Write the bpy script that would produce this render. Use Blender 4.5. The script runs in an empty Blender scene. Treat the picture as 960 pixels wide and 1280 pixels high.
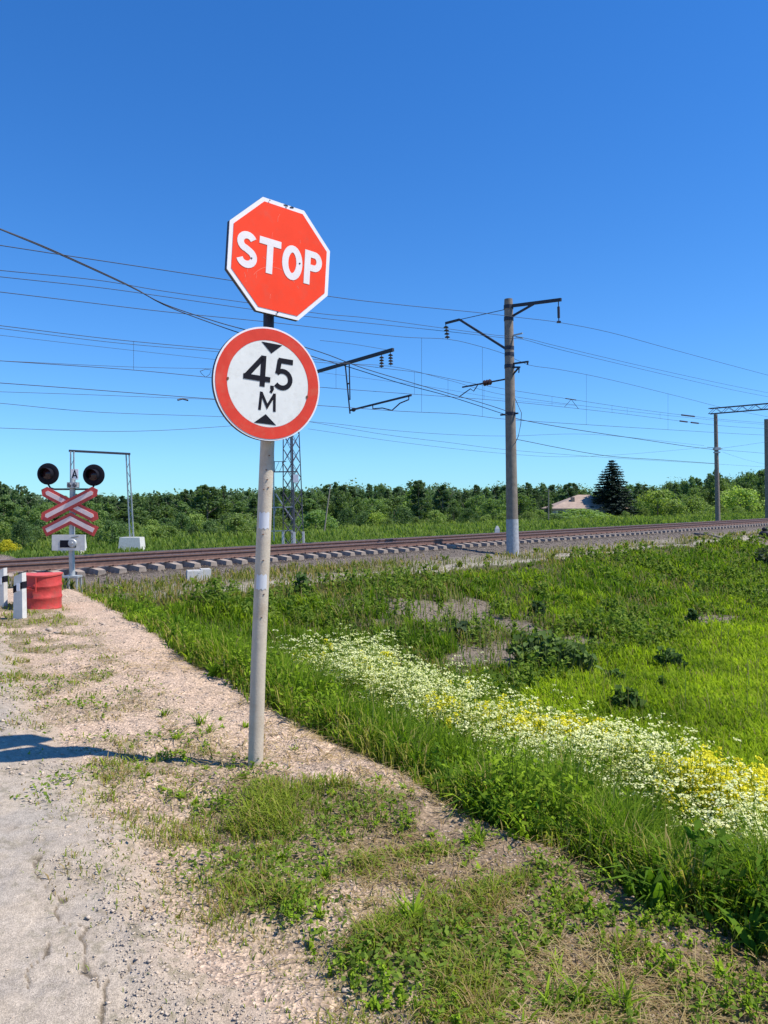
import bpy, math, random
import numpy as np
from mathutils import Vector, Matrix

rng = np.random.default_rng(11)
random.seed(11)
SC = bpy.context.scene
COL = SC.collection
PI = math.pi

# ------------------------------------------------------------------ frame of reference
H = 1.6                      # eye height over the road
D = np.array([0.692, 0.722]) # direction of the railway
N = np.array([-0.722, 0.692])# across the railway, away from the viewer
E0 = np.array([1.30, 2.71])  # a point of the verge edge
ED = np.array([-0.522, 0.853])
ER = np.array([0.853, 0.522])

def ray(u, v):
    return np.array([(u - 480) / 960.0, 1.0, (634 - v) / 960.0])
def at_y(u, v, Y):
    r = ray(u, v) * Y
    return Vector((r[0], r[1], r[2] + H))
def at_z(u, v, z):
    return at_y(u, v, (z - H) / ray(u, v)[2])
def at_s(u, v, s):
    r = ray(u, v)
    return at_y(u, v, s / (N[0] * r[0] + N[1]))

# ------------------------------------------------------------------ noise
def _hash(ix, iy, seed):
    h = (ix * 374761393 + iy * 668265263 + seed * 974634777) & 0xffffffff
    h = ((h ^ (h >> 13)) * 1274126177) & 0xffffffff
    h = h ^ (h >> 16)
    return (h & 0xffffff) / float(0xffffff)
def vnoise(x, y, seed=0):
    x = np.asarray(x, float); y = np.asarray(y, float)
    ix = np.floor(x).astype(np.int64); iy = np.floor(y).astype(np.int64)
    fx = x - ix; fy = y - iy
    fx = fx * fx * (3 - 2 * fx); fy = fy * fy * (3 - 2 * fy)
    a = _hash(ix, iy, seed); b = _hash(ix + 1, iy, seed)
    c = _hash(ix, iy + 1, seed); d = _hash(ix + 1, iy + 1, seed)
    return (a * (1 - fx) + b * fx) * (1 - fy) + (c * (1 - fx) + d * fx) * fy
def fbm(x, y, f=1.0, o=4, seed=0):
    t = 0; a = 1.0; n = 0
    for i in range(o):
        t = t + a * vnoise(np.asarray(x) * f + i * 17.3, np.asarray(y) * f - i * 9.1, seed + i)
        n += a; a *= 0.5; f *= 2.03
    return t / n
def ss(a, b, x):
    t = np.clip((np.asarray(x, float) - a) / (b - a), 0, 1)
    return t * t * (3 - 2 * t)

# ------------------------------------------------------------------ terrain
def gz(t):
    t = np.asarray(t, float)
    return 0.0075 * (np.clip(t, 8, 150) - 8)
def stw(x, y):
    x = np.asarray(x, float); y = np.asarray(y, float)
    s = N[0] * x + N[1] * y
    t = D[0] * x + D[1] * y
    w = ER[0] * (x - E0[0]) + ER[1] * (y - E0[1])
    q = ED[0] * (x - E0[0]) + ED[1] * (y - E0[1])
    w = w + 0.16 * np.sin(np.clip(q, 0, 9) * 0.36) + 0.10 * (fbm(x, y, 1.1, 3, 5) - 0.5)
    return s, t, w, q
SX = [-400, -8, 6.2, 9.0, 14.2, 15.2, 16.9, 17.6, 18.55, 21.35, 22.3, 25.6, 27.0, 30, 36, 50, 5000]
SZ = [-1.6, -1.6, -1.6, -1.35, -0.46, -0.36, -0.32, -0.25, -0.10, -0.10, -0.35, -0.36, -0.50, -0.55, -0.6, -0.8, -0.8]
WX = [-60, -14, -9, 0, 0.25, 1.0, 2.3, 3.5, 900]
WZ = [-1.5, -1.2, 0, 0, -0.06, -0.52, -1.2, -1.6, -1.75]
def ground_z(x, y):
    s, t, w, q = stw(x, y)
    zt = np.interp(s, SX, SZ) + gz(t)
    zr = np.interp(w, WX, WZ)
    far = ss(27, 38, s)
    zr = zr * (1 - far) + (-2.5) * far
    k = 0.10
    z = np.log(np.exp(np.clip(zt / k, -60, 60)) + np.exp(np.clip(zr / k, -60, 60))) * k
    z = z - 0.069 * np.exp(-((zt - zr) / 0.15) ** 2)
    r = np.hypot(x, y)
    veg = ss(0.0, 0.6, w) * (1 - ss(15.5, 17, s))
    z = z + veg * (fbm(x, y, 0.55, 3, 21) - 0.5) * 0.30 * (1 - ss(60, 200, r))
    vg = ss(-1.7, -1.2, w) * (1 - ss(0.2, 0.6, w))
    z = z + vg * (fbm(x, y, 2.2, 4, 31) - 0.5) * 0.09
    fine = (1 - ss(9, 16, r)) * ss(-1.7, -1.3, w)
    z = z + fine * (fbm(x, y, 14, 3, 41) - 0.5) * 0.030
    z = z + (fbm(x, y, 0.3, 2, 3) - 0.5) * 0.05 * (1 - ss(16, 18, s))
    bank = ss(17.0, 18.0, s) * (1 - ss(27, 28, s))
    z = z + bank * (fbm(x, y, 7, 2, 8) - 0.5) * 0.05
    return z
def gzs(x, y):
    return float(ground_z(np.array([x]), np.array([y]))[0])
def on_ground(u, v):
    """the spot of the terrain seen along a sight line"""
    r = ray(u, v)
    Y = np.exp(np.linspace(math.log(1.5), math.log(260), 4000))
    zz = ground_z(r[0] * Y, Y)
    k = int(np.argmax(H + r[2] * Y < zz))
    return Vector((r[0] * Y[k], Y[k], zz[k]))

def grass_masks(x, y):
    s, t, w, q = stw(x, y)
    r = np.hypot(x, y)
    return s, t, w, q, r

SCREE = [(1.25, 18.0, 2.1, 1.75), (2.3, 15.2, 1.2, 0.9), (4.3, 16.6, 0.8, 0.6), (8.6, 20.2, 1.1, 0.5), (13.0, 25.5, 1.4, 0.5), (20.5, 40.5, 2.6, 1.1), (3.2, 17.3, 0.5, 0.9)]
def scree(x, y):
    m = np.zeros_like(np.asarray(x, float))
    for cx, cy, a, b in SCREE:
        dx = x - cx; dy = y - cy
        p = dx * D[0] + dy * D[1]; o = dx * N[0] + dy * N[1]
        d = np.sqrt((p / a) ** 2 + (o / b) ** 2) + (fbm(x, y, 1.6, 4, 61) - 0.5) * 1.7
        m = np.maximum(m, 1 - ss(0.75, 1.1, d))
    return m
def path_mask(x, y):
    s, t, w, q = stw(x, y)
    c = 15.35 - 0.02 * (t - 20) + 0.5 * (fbm(t, t * 0, 0.25, 2, 9) - 0.5)
    m = 1 - ss(0.30, 0.62, np.abs(s - c) + 0.5 * (fbm(x, y, 1.2, 3, 71) - 0.5))
    return m * ss(1.0, 3.0, w)
def verge_cover(x, y):
    """how grassy the verge is, 0..1"""
    s, t, w, q = stw(x, y)
    n = fbm(x, y, 1.3, 4, 51); n2 = fbm(x, y, 4.5, 3, 52)
    near = 1 - ss(3.3, 5.0, q + 2.71)
    a = ss(-1.55, -1.15, w + 0.5 * (n - 0.5)) * (1 - ss(-0.02, 0.15, w))
    nearm = a * ss(0.30, 0.52, 0.6 * n + 0.4 * n2)
    strip = ss(-2.0, -1.4, w + 0.6 * (n - 0.5)) * (1 - ss(-0.70, -0.35, w + 0.6 * (n2 - 0.5)))
    farm = strip * ss(0.34, 0.60, 0.5 * n + 0.5 * n2) * (0.62 + 0.38 * ss(6, 8.5, y))
    m = nearm * near + farm * (1 - near)
    # green tuft patch at the foot of the sign
    d = np.hypot((x + 0.42) / 0.62, (y - 4.02) / 0.36) + 1.0 * (n2 - 0.5)
    m = np.maximum(m, 1 - ss(0.7, 1.15, d))
    # trodden bare ground just behind the sign and at the lower right
    d = np.hypot((x + 0.15) / 0.5, (y - 4.95) / 0.45) + 0.6 * (n2 - 0.5)
    m = m * ss(0.6, 1.0, d)
    m = m * ss(0, 1, np.clip((y - 2.0) / 0.9 + 0.6 * (n2 - 0.2), 0, 1))
    m = m * (1 - ss(12.6, 13.6, s))
    return m

def lerp3(a, b, m):
    m = np.asarray(m)[:, None]
    return a * (1 - m) + np.asarray(b)[None, :] * m
def ground_col(x, y):
    s, t, w, q = stw(x, y)
    r = np.hypot(x, y)
    n1 = fbm(x, y, 1.7, 4, 81); n2 = fbm(x, y, 6, 3, 82); n3 = fbm(x, y, 22, 3, 83)
    c = np.tile(np.array([0.085, 0.080, 0.040]), (len(x), 1))
    # beyond the railway: grassy soil
    c = lerp3(c, (0.115, 0.145, 0.040), ss(26.5, 29, s))
    # verge: pinkish gravelly dirt
    vd = np.stack([0.50 + 0.14 * (n2 - .5), 0.365 + 0.10 * (n2 - .5), 0.262 + 0.07 * (n2 - .5)], 1)
    vm = (1 - ss(0.02, 0.32, w + 0.25 * (n2 - .5))) * (1 - ss(17.5, 18.5, s))
    c = c * (1 - vm[:, None]) + vd * vm[:, None]
    # darker humus and dry litter under the verge grass
    vc = verge_cover(x, y)
    c = lerp3(c, (0.22, 0.175, 0.095), np.clip(vc * 0.9, 0, 1) * vm)
    hum = vm * ss(0.50, 0.62, n2 * .5 + n3 * .5) * ss(-1.5, -1.0, w) * (1 - ss(4.0, 5.5, r))
    c = lerp3(c, (0.12, 0.085, 0.055), hum * 0.8)
    br = vm * ss(-1.0, -0.35, w) * (1 - ss(3.4, 4.6, r))
    c = lerp3(c, (0.19, 0.135, 0.085), br * 0.85)
    # scree, dirt path, shoulder, ballast
    c = lerp3(c, (0.205, 0.165, 0.13), scree(x, y))
    c = lerp3(c, (0.37, 0.33, 0.26), path_mask(x, y) * 0.9)
    sh = ss(15.6, 16.3, s + 0.8 * (n1 - .5)) * (1 - ss(26.0, 27.4, s + 0.6 * (n1 - .5)))
    c = lerp3(c, (0.235, 0.205, 0.155), sh)
    bl = ss(16.9, 17.5, s + 0.8 * (n1 - .5)) * (1 - ss(26.2, 26.9, s))
    c = lerp3(c, (0.145, 0.12, 0.10), bl)
    bl2 = ss(18.9, 19.2, s) * (1 - ss(25.2, 25.6, s))
    c = lerp3(c, (0.24, 0.185, 0.16), bl2)
    gap_shade = ss(18.2, 18.45, s) * (1 - ss(19.0, 19.3, s))
    c = lerp3(c, (0.07, 0.055, 0.045), gap_shade)  # shade of the hollows between near sleeper ends, painted as a dark band
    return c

# ------------------------------------------------------------------ materials
def nodes(name):
    m = bpy.data.materials.new(name); m.use_nodes = True
    nt = m.node_tree; nt.nodes.clear()
    out = nt.nodes.new('ShaderNodeOutputMaterial')
    return m, nt, out
def L(nt, a, b): nt.links.new(a, b)
def mat(name, col, rough=0.6, metal=0.0, var=0.15, scale=6.0, bump=0.0, bscale=40.0, attr=None, spec=0.4, dirt=None, dscale=3.0, damt=0.5):
    m, nt, out = nodes(name)
    b = nt.nodes.new('ShaderNodeBsdfPrincipled')
    L(nt, b.outputs[0], out.inputs[0])
    b.inputs['Roughness'].default_value = rough
    b.inputs['Metallic'].default_value = metal
    b.inputs['Specular IOR Level'].default_value = spec
    tc = nt.nodes.new('ShaderNodeTexCoord')
    nz = nt.nodes.new('ShaderNodeTexNoise'); nz.inputs['Scale'].default_value = scale
    nz.inputs['Detail'].default_value = 6; nz.inputs['Roughness'].default_value = 0.65
    L(nt, tc.outputs['Object'], nz.inputs['Vector'])
    mr = nt.nodes.new('ShaderNodeMapRange')
    mr.inputs[1].default_value = 0.3; mr.inputs[2].default_value = 0.7
    mr.inputs[3].default_value = 1 - var; mr.inputs[4].default_value = 1 + var
    L(nt, nz.outputs[0], mr.inputs[0])
    mix = nt.nodes.new('ShaderNodeMix'); mix.data_type = 'RGBA'; mix.blend_type = 'MULTIPLY'
    mix.inputs[0].default_value = 1.0
    if attr:
        a = nt.nodes.new('ShaderNodeAttribute'); a.attribute_name = attr
        L(nt, a.outputs['Color'], mix.inputs[6])
    else:
        mix.inputs[6].default_value = (*col, 1)
    L(nt, mr.outputs[0], mix.inputs[7])
    last = mix.outputs[2]
    if dirt:
        dz = nt.nodes.new('ShaderNodeTexNoise'); dz.inputs['Scale'].default_value = dscale
        dz.inputs['Detail'].default_value = 8; dz.inputs['Roughness'].default_value = 0.7
        L(nt, tc.outputs['Object'], dz.inputs['Vector'])
        dr = nt.nodes.new('ShaderNodeMapRange'); dr.inputs[1].default_value = 0.5; dr.inputs[2].default_value = 0.68
        dr.inputs[4].default_value = damt
        L(nt, dz.outputs[0], dr.inputs[0])
        m2 = nt.nodes.new('ShaderNodeMix'); m2.data_type = 'RGBA'
        L(nt, dr.outputs[0], m2.inputs[0]); L(nt, last, m2.inputs[6]); m2.inputs[7].default_value = (*dirt, 1)
        last = m2.outputs[2]
    L(nt, last, b.inputs['Base Color'])
    if bump:
        bn = nt.nodes.new('ShaderNodeTexNoise'); bn.inputs['Scale'].default_value = bscale
        bn.inputs['Detail'].default_value = 5
        L(nt, tc.outputs['Object'], bn.inputs['Vector'])
        bp = nt.nodes.new('ShaderNodeBump'); bp.inputs['Strength'].default_value = bump
        bp.inputs['Distance'].default_value = 0.02
        L(nt, bn.outputs[0], bp.inputs['Height']); L(nt, bp.outputs[0], b.inputs['Normal'])
    return m
def leaf_mat(name, transl=0.35, rough=0.55, spec=0.25, orand=0.0, tint=(1, 1, 1)):
    m, nt, out = nodes(name)
    a = nt.nodes.new('ShaderNodeAttribute'); a.attribute_name = 'col'
    last = a.outputs['Color']
    if orand:
        oi = nt.nodes.new('ShaderNodeObjectInfo')
        mr = nt.nodes.new('ShaderNodeMapRange'); mr.inputs[3].default_value = 1 - orand; mr.inputs[4].default_value = 1 + orand
        L(nt, oi.outputs['Random'], mr.inputs[0])
        mx = nt.nodes.new('ShaderNodeMix'); mx.data_type = 'RGBA'; mx.blend_type = 'MULTIPLY'; mx.inputs[0].default_value = 1
        L(nt, last, mx.inputs[6]); L(nt, mr.outputs[0], mx.inputs[7]); last = mx.outputs[2]
        oc = nt.nodes.new('ShaderNodeMix'); oc.data_type = 'RGBA'; oc.blend_type = 'MULTIPLY'; oc.inputs[0].default_value = 1
        L(nt, last, oc.inputs[6]); L(nt, oi.outputs['Color'], oc.inputs[7]); last = oc.outputs[2]
    b = nt.nodes.new('ShaderNodeBsdfPrincipled')
    b.inputs['Roughness'].default_value = rough; b.inputs['Specular IOR Level'].default_value = spec
    L(nt, last, b.inputs['Base Color'])
    t = nt.nodes.new('ShaderNodeBsdfTranslucent')
    tm = nt.nodes.new('ShaderNodeMix'); tm.data_type = 'RGBA'; tm.blend_type = 'MULTIPLY'; tm.inputs[0].default_value = 1
    L(nt, last, tm.inputs[6]); tm.inputs[7].default_value = (1.25, 1.35, 0.55, 1)
    L(nt, tm.outputs[2], t.inputs[0])
    mxs = nt.nodes.new('ShaderNodeMixShader'); mxs.inputs[0].default_value = transl
    L(nt, b.outputs[0], mxs.inputs[1]); L(nt, t.outputs[0], mxs.inputs[2]); L(nt, mxs.outputs[0], out.inputs[0])
    return m
def ground_mat(name, fine=90.0, contrast=0.45, bump=0.7, rough=0.95, speck=260.0):
    m, nt, out = nodes(name)
    b = nt.nodes.new('ShaderNodeBsdfPrincipled'); L(nt, b.outputs[0], out.inputs[0])
    b.inputs['Roughness'].default_value = rough; b.inputs['Specular IOR Level'].default_value = 0.15
    tc = nt.nodes.new('ShaderNodeTexCoord')
    a = nt.nodes.new('ShaderNodeAttribute'); a.attribute_name = 'col'
    vo = nt.nodes.new('ShaderNodeTexVoronoi'); vo.inputs['Scale'].default_value = fine
    L(nt, tc.outputs['Object'], vo.inputs['Vector'])
    hs = nt.nodes.new('ShaderNodeSeparateColor'); L(nt, vo.outputs['Color'], hs.inputs[0])
    mr = nt.nodes.new('ShaderNodeMapRange'); mr.inputs[3].default_value = 1 - contrast; mr.inputs[4].default_value = 1 + contrast
    L(nt, hs.outputs[0], mr.inputs[0])
    nz = nt.nodes.new('ShaderNodeTexNoise'); nz.inputs['Scale'].default_value = speck * 0.08; nz.inputs['Detail'].default_value = 9
    nz.inputs['Roughness'].default_value = 0.75
    L(nt, tc.outputs['Object'], nz.inputs['Vector'])
    mr2 = nt.nodes.new('ShaderNodeMapRange'); mr2.inputs[1].default_value = 0.3; mr2.inputs[2].default_value = 0.7
    mr2.inputs[3].default_value = 0.72; mr2.inputs[4].default_value = 1.22
    L(nt, nz.outputs[0], mr2.inputs[0])
    mu = nt.nodes.new('ShaderNodeMath'); mu.operation = 'MULTIPLY'
    L(nt, mr.outputs[0], mu.inputs[0]); L(nt, mr2.outputs[0], mu.inputs[1])
    mix = nt.nodes.new('ShaderNodeMix'); mix.data_type = 'RGBA'; mix.blend_type = 'MULTIPLY'; mix.inputs[0].default_value = 1
    L(nt, a.outputs['Color'], mix.inputs[6]); L(nt, mu.outputs[0], mix.inputs[7])
    L(nt, mix.outputs[2], b.inputs['Base Color'])
    add = nt.nodes.new('ShaderNodeMath'); add.operation = 'ADD'
    L(nt, vo.outputs['Distance'], add.inputs[0]); L(nt, nz.outputs[0], add.inputs[1])
    bp = nt.nodes.new('ShaderNodeBump'); bp.inputs['Strength'].default_value = bump; bp.inputs['Distance'].default_value = 0.012
    L(nt, add.outputs[0], bp.inputs['Height']); L(nt, bp.outputs[0], b.inputs['Normal'])
    return m

M = {}
M['ground'] = ground_mat('ground_dirt', fine=75, contrast=0.42)
M['road'] = ground_mat('worn_asphalt', fine=230, contrast=0.24, bump=0.35)
M['grass'] = leaf_mat('grass_blades', 0.45, rough=0.8, spec=0.06)
M['weeds'] = leaf_mat('weed_leaves', 0.40, rough=0.8, spec=0.06)
M['petal'] = leaf_mat('petals', 0.30, rough=0.7, spec=0.1)
M['crown'] = leaf_mat('tree_leaves', 0.42, rough=0.6, spec=0.2, orand=0.22)
M['needles'] = leaf_mat('spruce_needles', 0.08, rough=0.6, spec=0.2)
M['bark'] = mat('bark', (0.16, 0.13, 0.10), 0.9, var=0.35, scale=20, bump=0.5)
M['stone'] = mat('crushed_stone', (0.3, 0.27, 0.25), 0.9, attr='col', var=0.15, scale=60)
M['wood_old'] = mat('old_grey_wood', (0.22, 0.19, 0.15), 0.9, var=0.25, scale=8)
M['sign_red'] = mat('sign_red', (0.93, 0.068, 0.026), 0.42, var=0.05, scale=5, dirt=(0.66, 0.11, 0.07), dscale=7, damt=0.35, spec=0.12)
M['scratch'] = mat('scratched_red', (0.90, 0.22, 0.14), 0.6, var=.2)
M['ring_red'] = mat('faded_ring_red', (0.70, 0.060, 0.036), 0.5, var=0.09, scale=9, dirt=(0.60, 0.15, 0.09), dscale=11, damt=0.5, spec=0.15)
M['sign_white'] = mat('sign_white', (0.82, 0.80, 0.80), 0.45, var=0.05, scale=9)
M['face_white'] = mat('dusty_sign_face', (0.76, 0.755, 0.70), 0.5, var=0.04, scale=14, dirt=(0.58, 0.55, 0.48), dscale=24, damt=0.4)
M['letter_white'] = mat('letter_white', (0.80, 0.74, 0.72), 0.5, var=0.05, scale=15)
M['black'] = mat('black_paint', (0.012, 0.012, 0.018), 0.7, var=0.15, spec=0.12)
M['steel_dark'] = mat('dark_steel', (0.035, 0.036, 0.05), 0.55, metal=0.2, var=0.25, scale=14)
M['steel_back'] = mat('grey_plate_back', (0.10, 0.105, 0.12), 0.5, metal=0.4)
M['post'] = mat('painted_post', (0.54, 0.455, 0.35), 0.55, var=0.10, scale=18, dirt=(0.30, 0.20, 0.11), dscale=9, damt=0.55, bump=0.15, bscale=90)
M['tape'] = mat('tape_patch', (0.62, 0.62, 0.64), 0.4, var=0.08)
M['rust'] = mat('rust_stain', (0.16, 0.07, 0.035), 0.8, var=0.3)
M['concrete'] = mat('weathered_concrete', (0.23, 0.19, 0.155), 0.9, var=0.22, scale=5, bump=0.3, bscale=50, dirt=(0.15, 0.12, 0.10), dscale=4, damt=0.5)
M['concrete_grey'] = mat('grey_concrete_foot', (0.36, 0.37, 0.39), 0.9, var=0.25, scale=9, bump=0.3)
M['concrete_pale'] = mat('pale_concrete', (0.56, 0.54, 0.51), 0.9, var=0.18, scale=5, bump=0.2, dirt=(0.34, 0.31, 0.27), dscale=5, damt=0.6)
M['sleeper'] = mat('sleeper_concrete', (0.36, 0.29, 0.235), 0.9, var=0.2, scale=7, dirt=(0.16, 0.115, 0.09), dscale=4, damt=0.8)
M['rail'] = mat('rusty_rail', (0.17, 0.098, 0.078), 0.65, metal=0.15, var=0.3, scale=10)
M['railtop'] = mat('worn_rail_head', (0.33, 0.29, 0.28), 0.35, metal=0.7, var=0.15)
M['wire'] = mat('wire', (0.03, 0.035, 0.05), 0.6, metal=0.2, var=0.05)
M['insul'] = mat('insulator', (0.05, 0.03, 0.03), 0.25, var=0.1)
M['lattice'] = mat('lattice_steel', (0.10, 0.105, 0.125), 0.6, metal=0.3, var=0.3, dirt=(0.13, 0.055, 0.035), dscale=3, damt=0.7)
M['galv'] = mat('galvanised_steel', (0.42, 0.43, 0.43), 0.5, metal=0.3, var=0.15)
M['white_paint'] = mat('white_paint', (0.62, 0.60, 0.555), 0.6, var=0.10, scale=12, dirt=(0.45, 0.42, 0.36), dscale=8, damt=0.5)
M['cross_red'] = mat('cross_red', (0.58, 0.065, 0.055), 0.5, var=0.1)
M['cross_white'] = mat('cross_white', (0.80, 0.62, 0.58), 0.5, var=0.08)
M['barrel'] = mat('red_barrel', (0.50, 0.048, 0.040), 0.6, var=0.16, scale=9, dirt=(0.30, 0.07, 0.05), dscale=7, damt=0.9, bump=0.4, bscale=14)
M['barrel_in'] = mat('barrel_rim', (0.60, 0.09, 0.075), 0.6, var=0.2, scale=9)
M['lens'] = mat('dark_lens', (0.03, 0.012, 0.016), 0.15, var=0.05)
M['roof'] = mat('slate_roof', (0.37, 0.275, 0.215), 0.9, var=0.22, scale=1.2, dirt=(0.32, 0.23, 0.18), dscale=0.9, damt=0.5)
M['plaster'] = mat('plaster', (0.42, 0.38, 0.32), 0.9, var=0.15, scale=1)
M['glass'] = mat('window_glass', (0.03, 0.04, 0.05), 0.1)
M['rubber'] = mat('black_housing', (0.012, 0.012, 0.016), 0.6, var=0.2)

# ------------------------------------------------------------------ object helpers
def tag(o, label=None, cat=None, group=None, kind=None):
    if label: o['label'] = label
    if cat: o['category'] = cat
    if group: o['group'] = group
    if kind: o['kind'] = kind
    return o
def thing(name, label, cat, loc, group=None):
    o = bpy.data.objects.new(name, None); COL.objects.link(o)
    o.empty_display_size = 0.1
    o.location = loc
    return tag(o, label, cat, group)
def copy_tree(o, parent=None):
    c = o.copy(); COL.objects.link(c); c.parent = parent
    for ch in o.children: copy_tree(ch, c)
    return c
def np_mesh(name, V, loops, starts, totals, mats, col=None, smooth=False, midx=None):
    me = bpy.data.meshes.new(name)
    V = np.asarray(V, np.float32)
    me.vertices.add(len(V)); me.vertices.foreach_set('co', V.ravel())
    me.loops.add(len(loops)); me.loops.foreach_set('vertex_index', np.asarray(loops, np.int32))
    me.polygons.add(len(starts))
    me.polygons.foreach_set('loop_start', np.asarray(starts, np.int32))
    me.polygons.foreach_set('loop_total', np.asarray(totals, np.int32))
    if smooth: me.polygons.foreach_set('use_smooth', np.ones(len(starts), bool))
    for m in mats: me.materials.append(m)
    if midx is not None: me.polygons.foreach_set('material_index', np.asarray(midx, np.int32))
    if col is not None:
        at = me.color_attributes.new('col', 'FLOAT_COLOR', 'POINT')
        c = np.ones((len(V), 4), np.float32); c[:, :3] = col
        at.data.foreach_set('color', c.ravel())
    me.update(calc_edges=True)
    return me
def link_mesh(name, me, parent=None, loc=(0, 0, 0)):
    o = bpy.data.objects.new(name, me); COL.objects.link(o)
    o.location = loc
    if parent: o.parent = parent
    return o
def quads_mesh(name, V, F4, m, col=None, smooth=False):
    F4 = np.asarray(F4); n = len(F4)
    return np_mesh(name, V, F4.ravel(), np.arange(n) * 4, np.full(n, 4), [m], col, smooth)

class MB:
    """collects shapes in world space and links them as ONE mesh object"""
    def __init__(s): s.v = []; s.f = []; s.X = Matrix()
    def add(s, vs, fs):
        b = len(s.v); s.v += [tuple(s.X @ Vector(p)) for p in vs]; s.f += [tuple(i + b for i in f) for f in fs]
        return s
    def box(s, c, size, R=None):
        c = Vector(c); hx, hy, hz = size[0] / 2, size[1] / 2, size[2] / 2
        R = R or Matrix.Identity(3)
        vs = [c + R @ Vector((x * hx, y * hy, z * hz)) for z in (-1, 1) for y in (-1, 1) for x in (-1, 1)]
        return s.add(vs, [(0, 2, 3, 1), (4, 5, 7, 6), (0, 1, 5, 4), (2, 6, 7, 3), (0, 4, 6, 2), (1, 3, 7, 5)])
    def bar(s, a, b, w, h=None, up=(0, 0, 1)):
        a = Vector(a); b = Vector(b); h = h or w
        d = (b - a); l = d.length; d.normalize()
        up = Vector(up)
        if abs(d.dot(up)) > 0.99: up = Vector((1, 0, 0))
        x = d.cross(up).normalized(); z = x.cross(d).normalized()
        R = Matrix((x, d, z)).transposed()
        return s.box((a + b) / 2, (w, l, h), R)
    def tube(s, pts, r, n=6, cap=True):
        pts = [Vector(p) for p in pts]
        rs = r if isinstance(r, (list, tuple)) else [r] * len(pts)
        vs = []; fs = []
        for i, p in enumerate(pts):
            d = (pts[min(i + 1, len(pts) - 1)] - pts[max(i - 1, 0)]).normalized()
            u = Vector((0, 0, 1)) if abs(d.z) < 0.95 else Vector((1, 0, 0))
            x = d.cross(u).normalized(); y = x.cross(d)
            for k in range(n):
                a = 2 * PI * k / n
                vs.append(p + (x * math.cos(a) + y * math.sin(a)) * rs[i])
        for i in range(len(pts) - 1):
            for k in range(n):
                fs.append((i * n + k, i * n + (k + 1) % n, (i + 1) * n + (k + 1) % n, (i + 1) * n + k))
        if cap:
            fs.append(tuple(range(n - 1, -1, -1))); fs.append(tuple((len(pts) - 1) * n + k for k in range(n)))
        return s.add(vs, fs)
    def lathe(s, c, prof, n=24, axis=None, squash=None):
        """prof: (radius, height) along local z"""
        c = Vector(c); R = axis or Matrix.Identity(3); vs = []; fs = []
        for (r, z) in prof:
            for k in range(n):
                a = 2 * PI * k / n
                vs.append(c + R @ Vector((r * math.cos(a), r * math.sin(a), z)))
        for i in range(len(prof) - 1):
            for k in range(n):
                fs.append((i * n + k, i * n + (k + 1) % n, (i + 1) * n + (k + 1) % n, (i + 1) * n + k))
        fs.append(tuple(range(n - 1, -1, -1))); fs.append(tuple((len(prof) - 1) * n + k for k in range(n)))
        return s.add(vs, fs)
    def plate(s, pts, y0, y1):
        """outline pts (x,z) given counter-clockwise seen from -y, extruded from y0 (front) to y1 (back)"""
        n = len(pts)
        vs = [(p[0], y0, p[1]) for p in pts] + [(p[0], y1, p[1]) for p in pts]
        fs = [tuple(range(n)), tuple(range(2 * n - 1, n - 1, -1))]
        fs += [(i, n + i, n + (i + 1) % n, (i + 1) % n) for i in range(n)]
        return s.add(vs, fs)
    def ringplate(s, po, pi, y0, y1):
        n = len(po)
        vs = [(p[0], y0, p[1]) for p in po] + [(p[0], y0, p[1]) for p in pi] + [(p[0], y1, p[1]) for p in po] + [(p[0], y1, p[1]) for p in pi]
        fs = []
        for i in range(n):
            j = (i + 1) % n
            fs += [(i, j, n + j, n + i), (2 * n + i, 3 * n + i, 3 * n + j, 2 * n + j), (i, 2 * n + i, 2 * n + j, j), (n + i, n + j, 3 * n + j, 3 * n + i)]
        return s.add(vs, fs)
    def stroke(s, pts, wd, y0, y1, closed=False):
        """a lettering stroke of width wd along centre line pts (x,z)"""
        P = [Vector((p[0], p[1])) for p in pts]; n = len(P); l = []; r = []
        for i in range(n):
            if closed: a, b = P[i - 1], P[(i + 1) % n]; d0 = (P[i] - a).normalized(); d1 = (b - P[i]).normalized()
            else:
                d0 = (P[i] - P[i - 1]).normalized() if i else (P[1] - P[0]).normalized()
                d1 = (P[i + 1] - P[i]).normalized() if i < n - 1 else d0
            m = (d0 + d1)
            m = m.normalized() if m.length > 1e-6 else d0
            k = min(1 / max(m.dot(d0), 0.35), 2.2)
            nn = Vector((-m.y, m.x)) * (wd / 2 * k)
            l.append(P[i] + nn); r.append(P[i] - nn)
        vs = []; fs = []
        for i in range(n):
            vs += [(l[i].x, y0, l[i].y), (r[i].x, y0, r[i].y), (l[i].x, y1, l[i].y), (r[i].x, y1, r[i].y)]
        rg = range(n) if closed else range(n - 1)
        for i in rg:
            a = 4 * i; b = 4 * ((i + 1) % n)
            fs += [(a, a + 1, b + 1, b), (a, b, b + 2, a + 2), (a + 1, a + 3, b + 3, b + 1)]
        if not closed:
            e = 4 * (n - 1); fs += [(0, 2, 3, 1), (e, e + 1, e + 3, e + 2)]
        return s.add(vs, fs)
    def build(s, name, m, parent=None, loc=None, smooth=False, root=None):
        """vertices are world space; the object sits at its parent's origin or at loc"""
        o0 = Vector((0, 0, 0))
        p = root if root is not None else parent
        if p is not None:
            q = p
            while q is not None: o0 = o0 + Vector(q.location); q = q.parent
        else: o0 = Vector(loc if loc is not None else (0, 0, 0))
        me = bpy.data.meshes.new(name)
        me.from_pydata([tuple(Vector(v) - o0) for v in s.v], [], s.f); me.materials.append(m)
        import bmesh
        bm = bmesh.new(); bm.from_mesh(me); bmesh.ops.recalc_face_normals(bm, faces=bm.faces); bm.to_mesh(me); bm.free()
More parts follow.
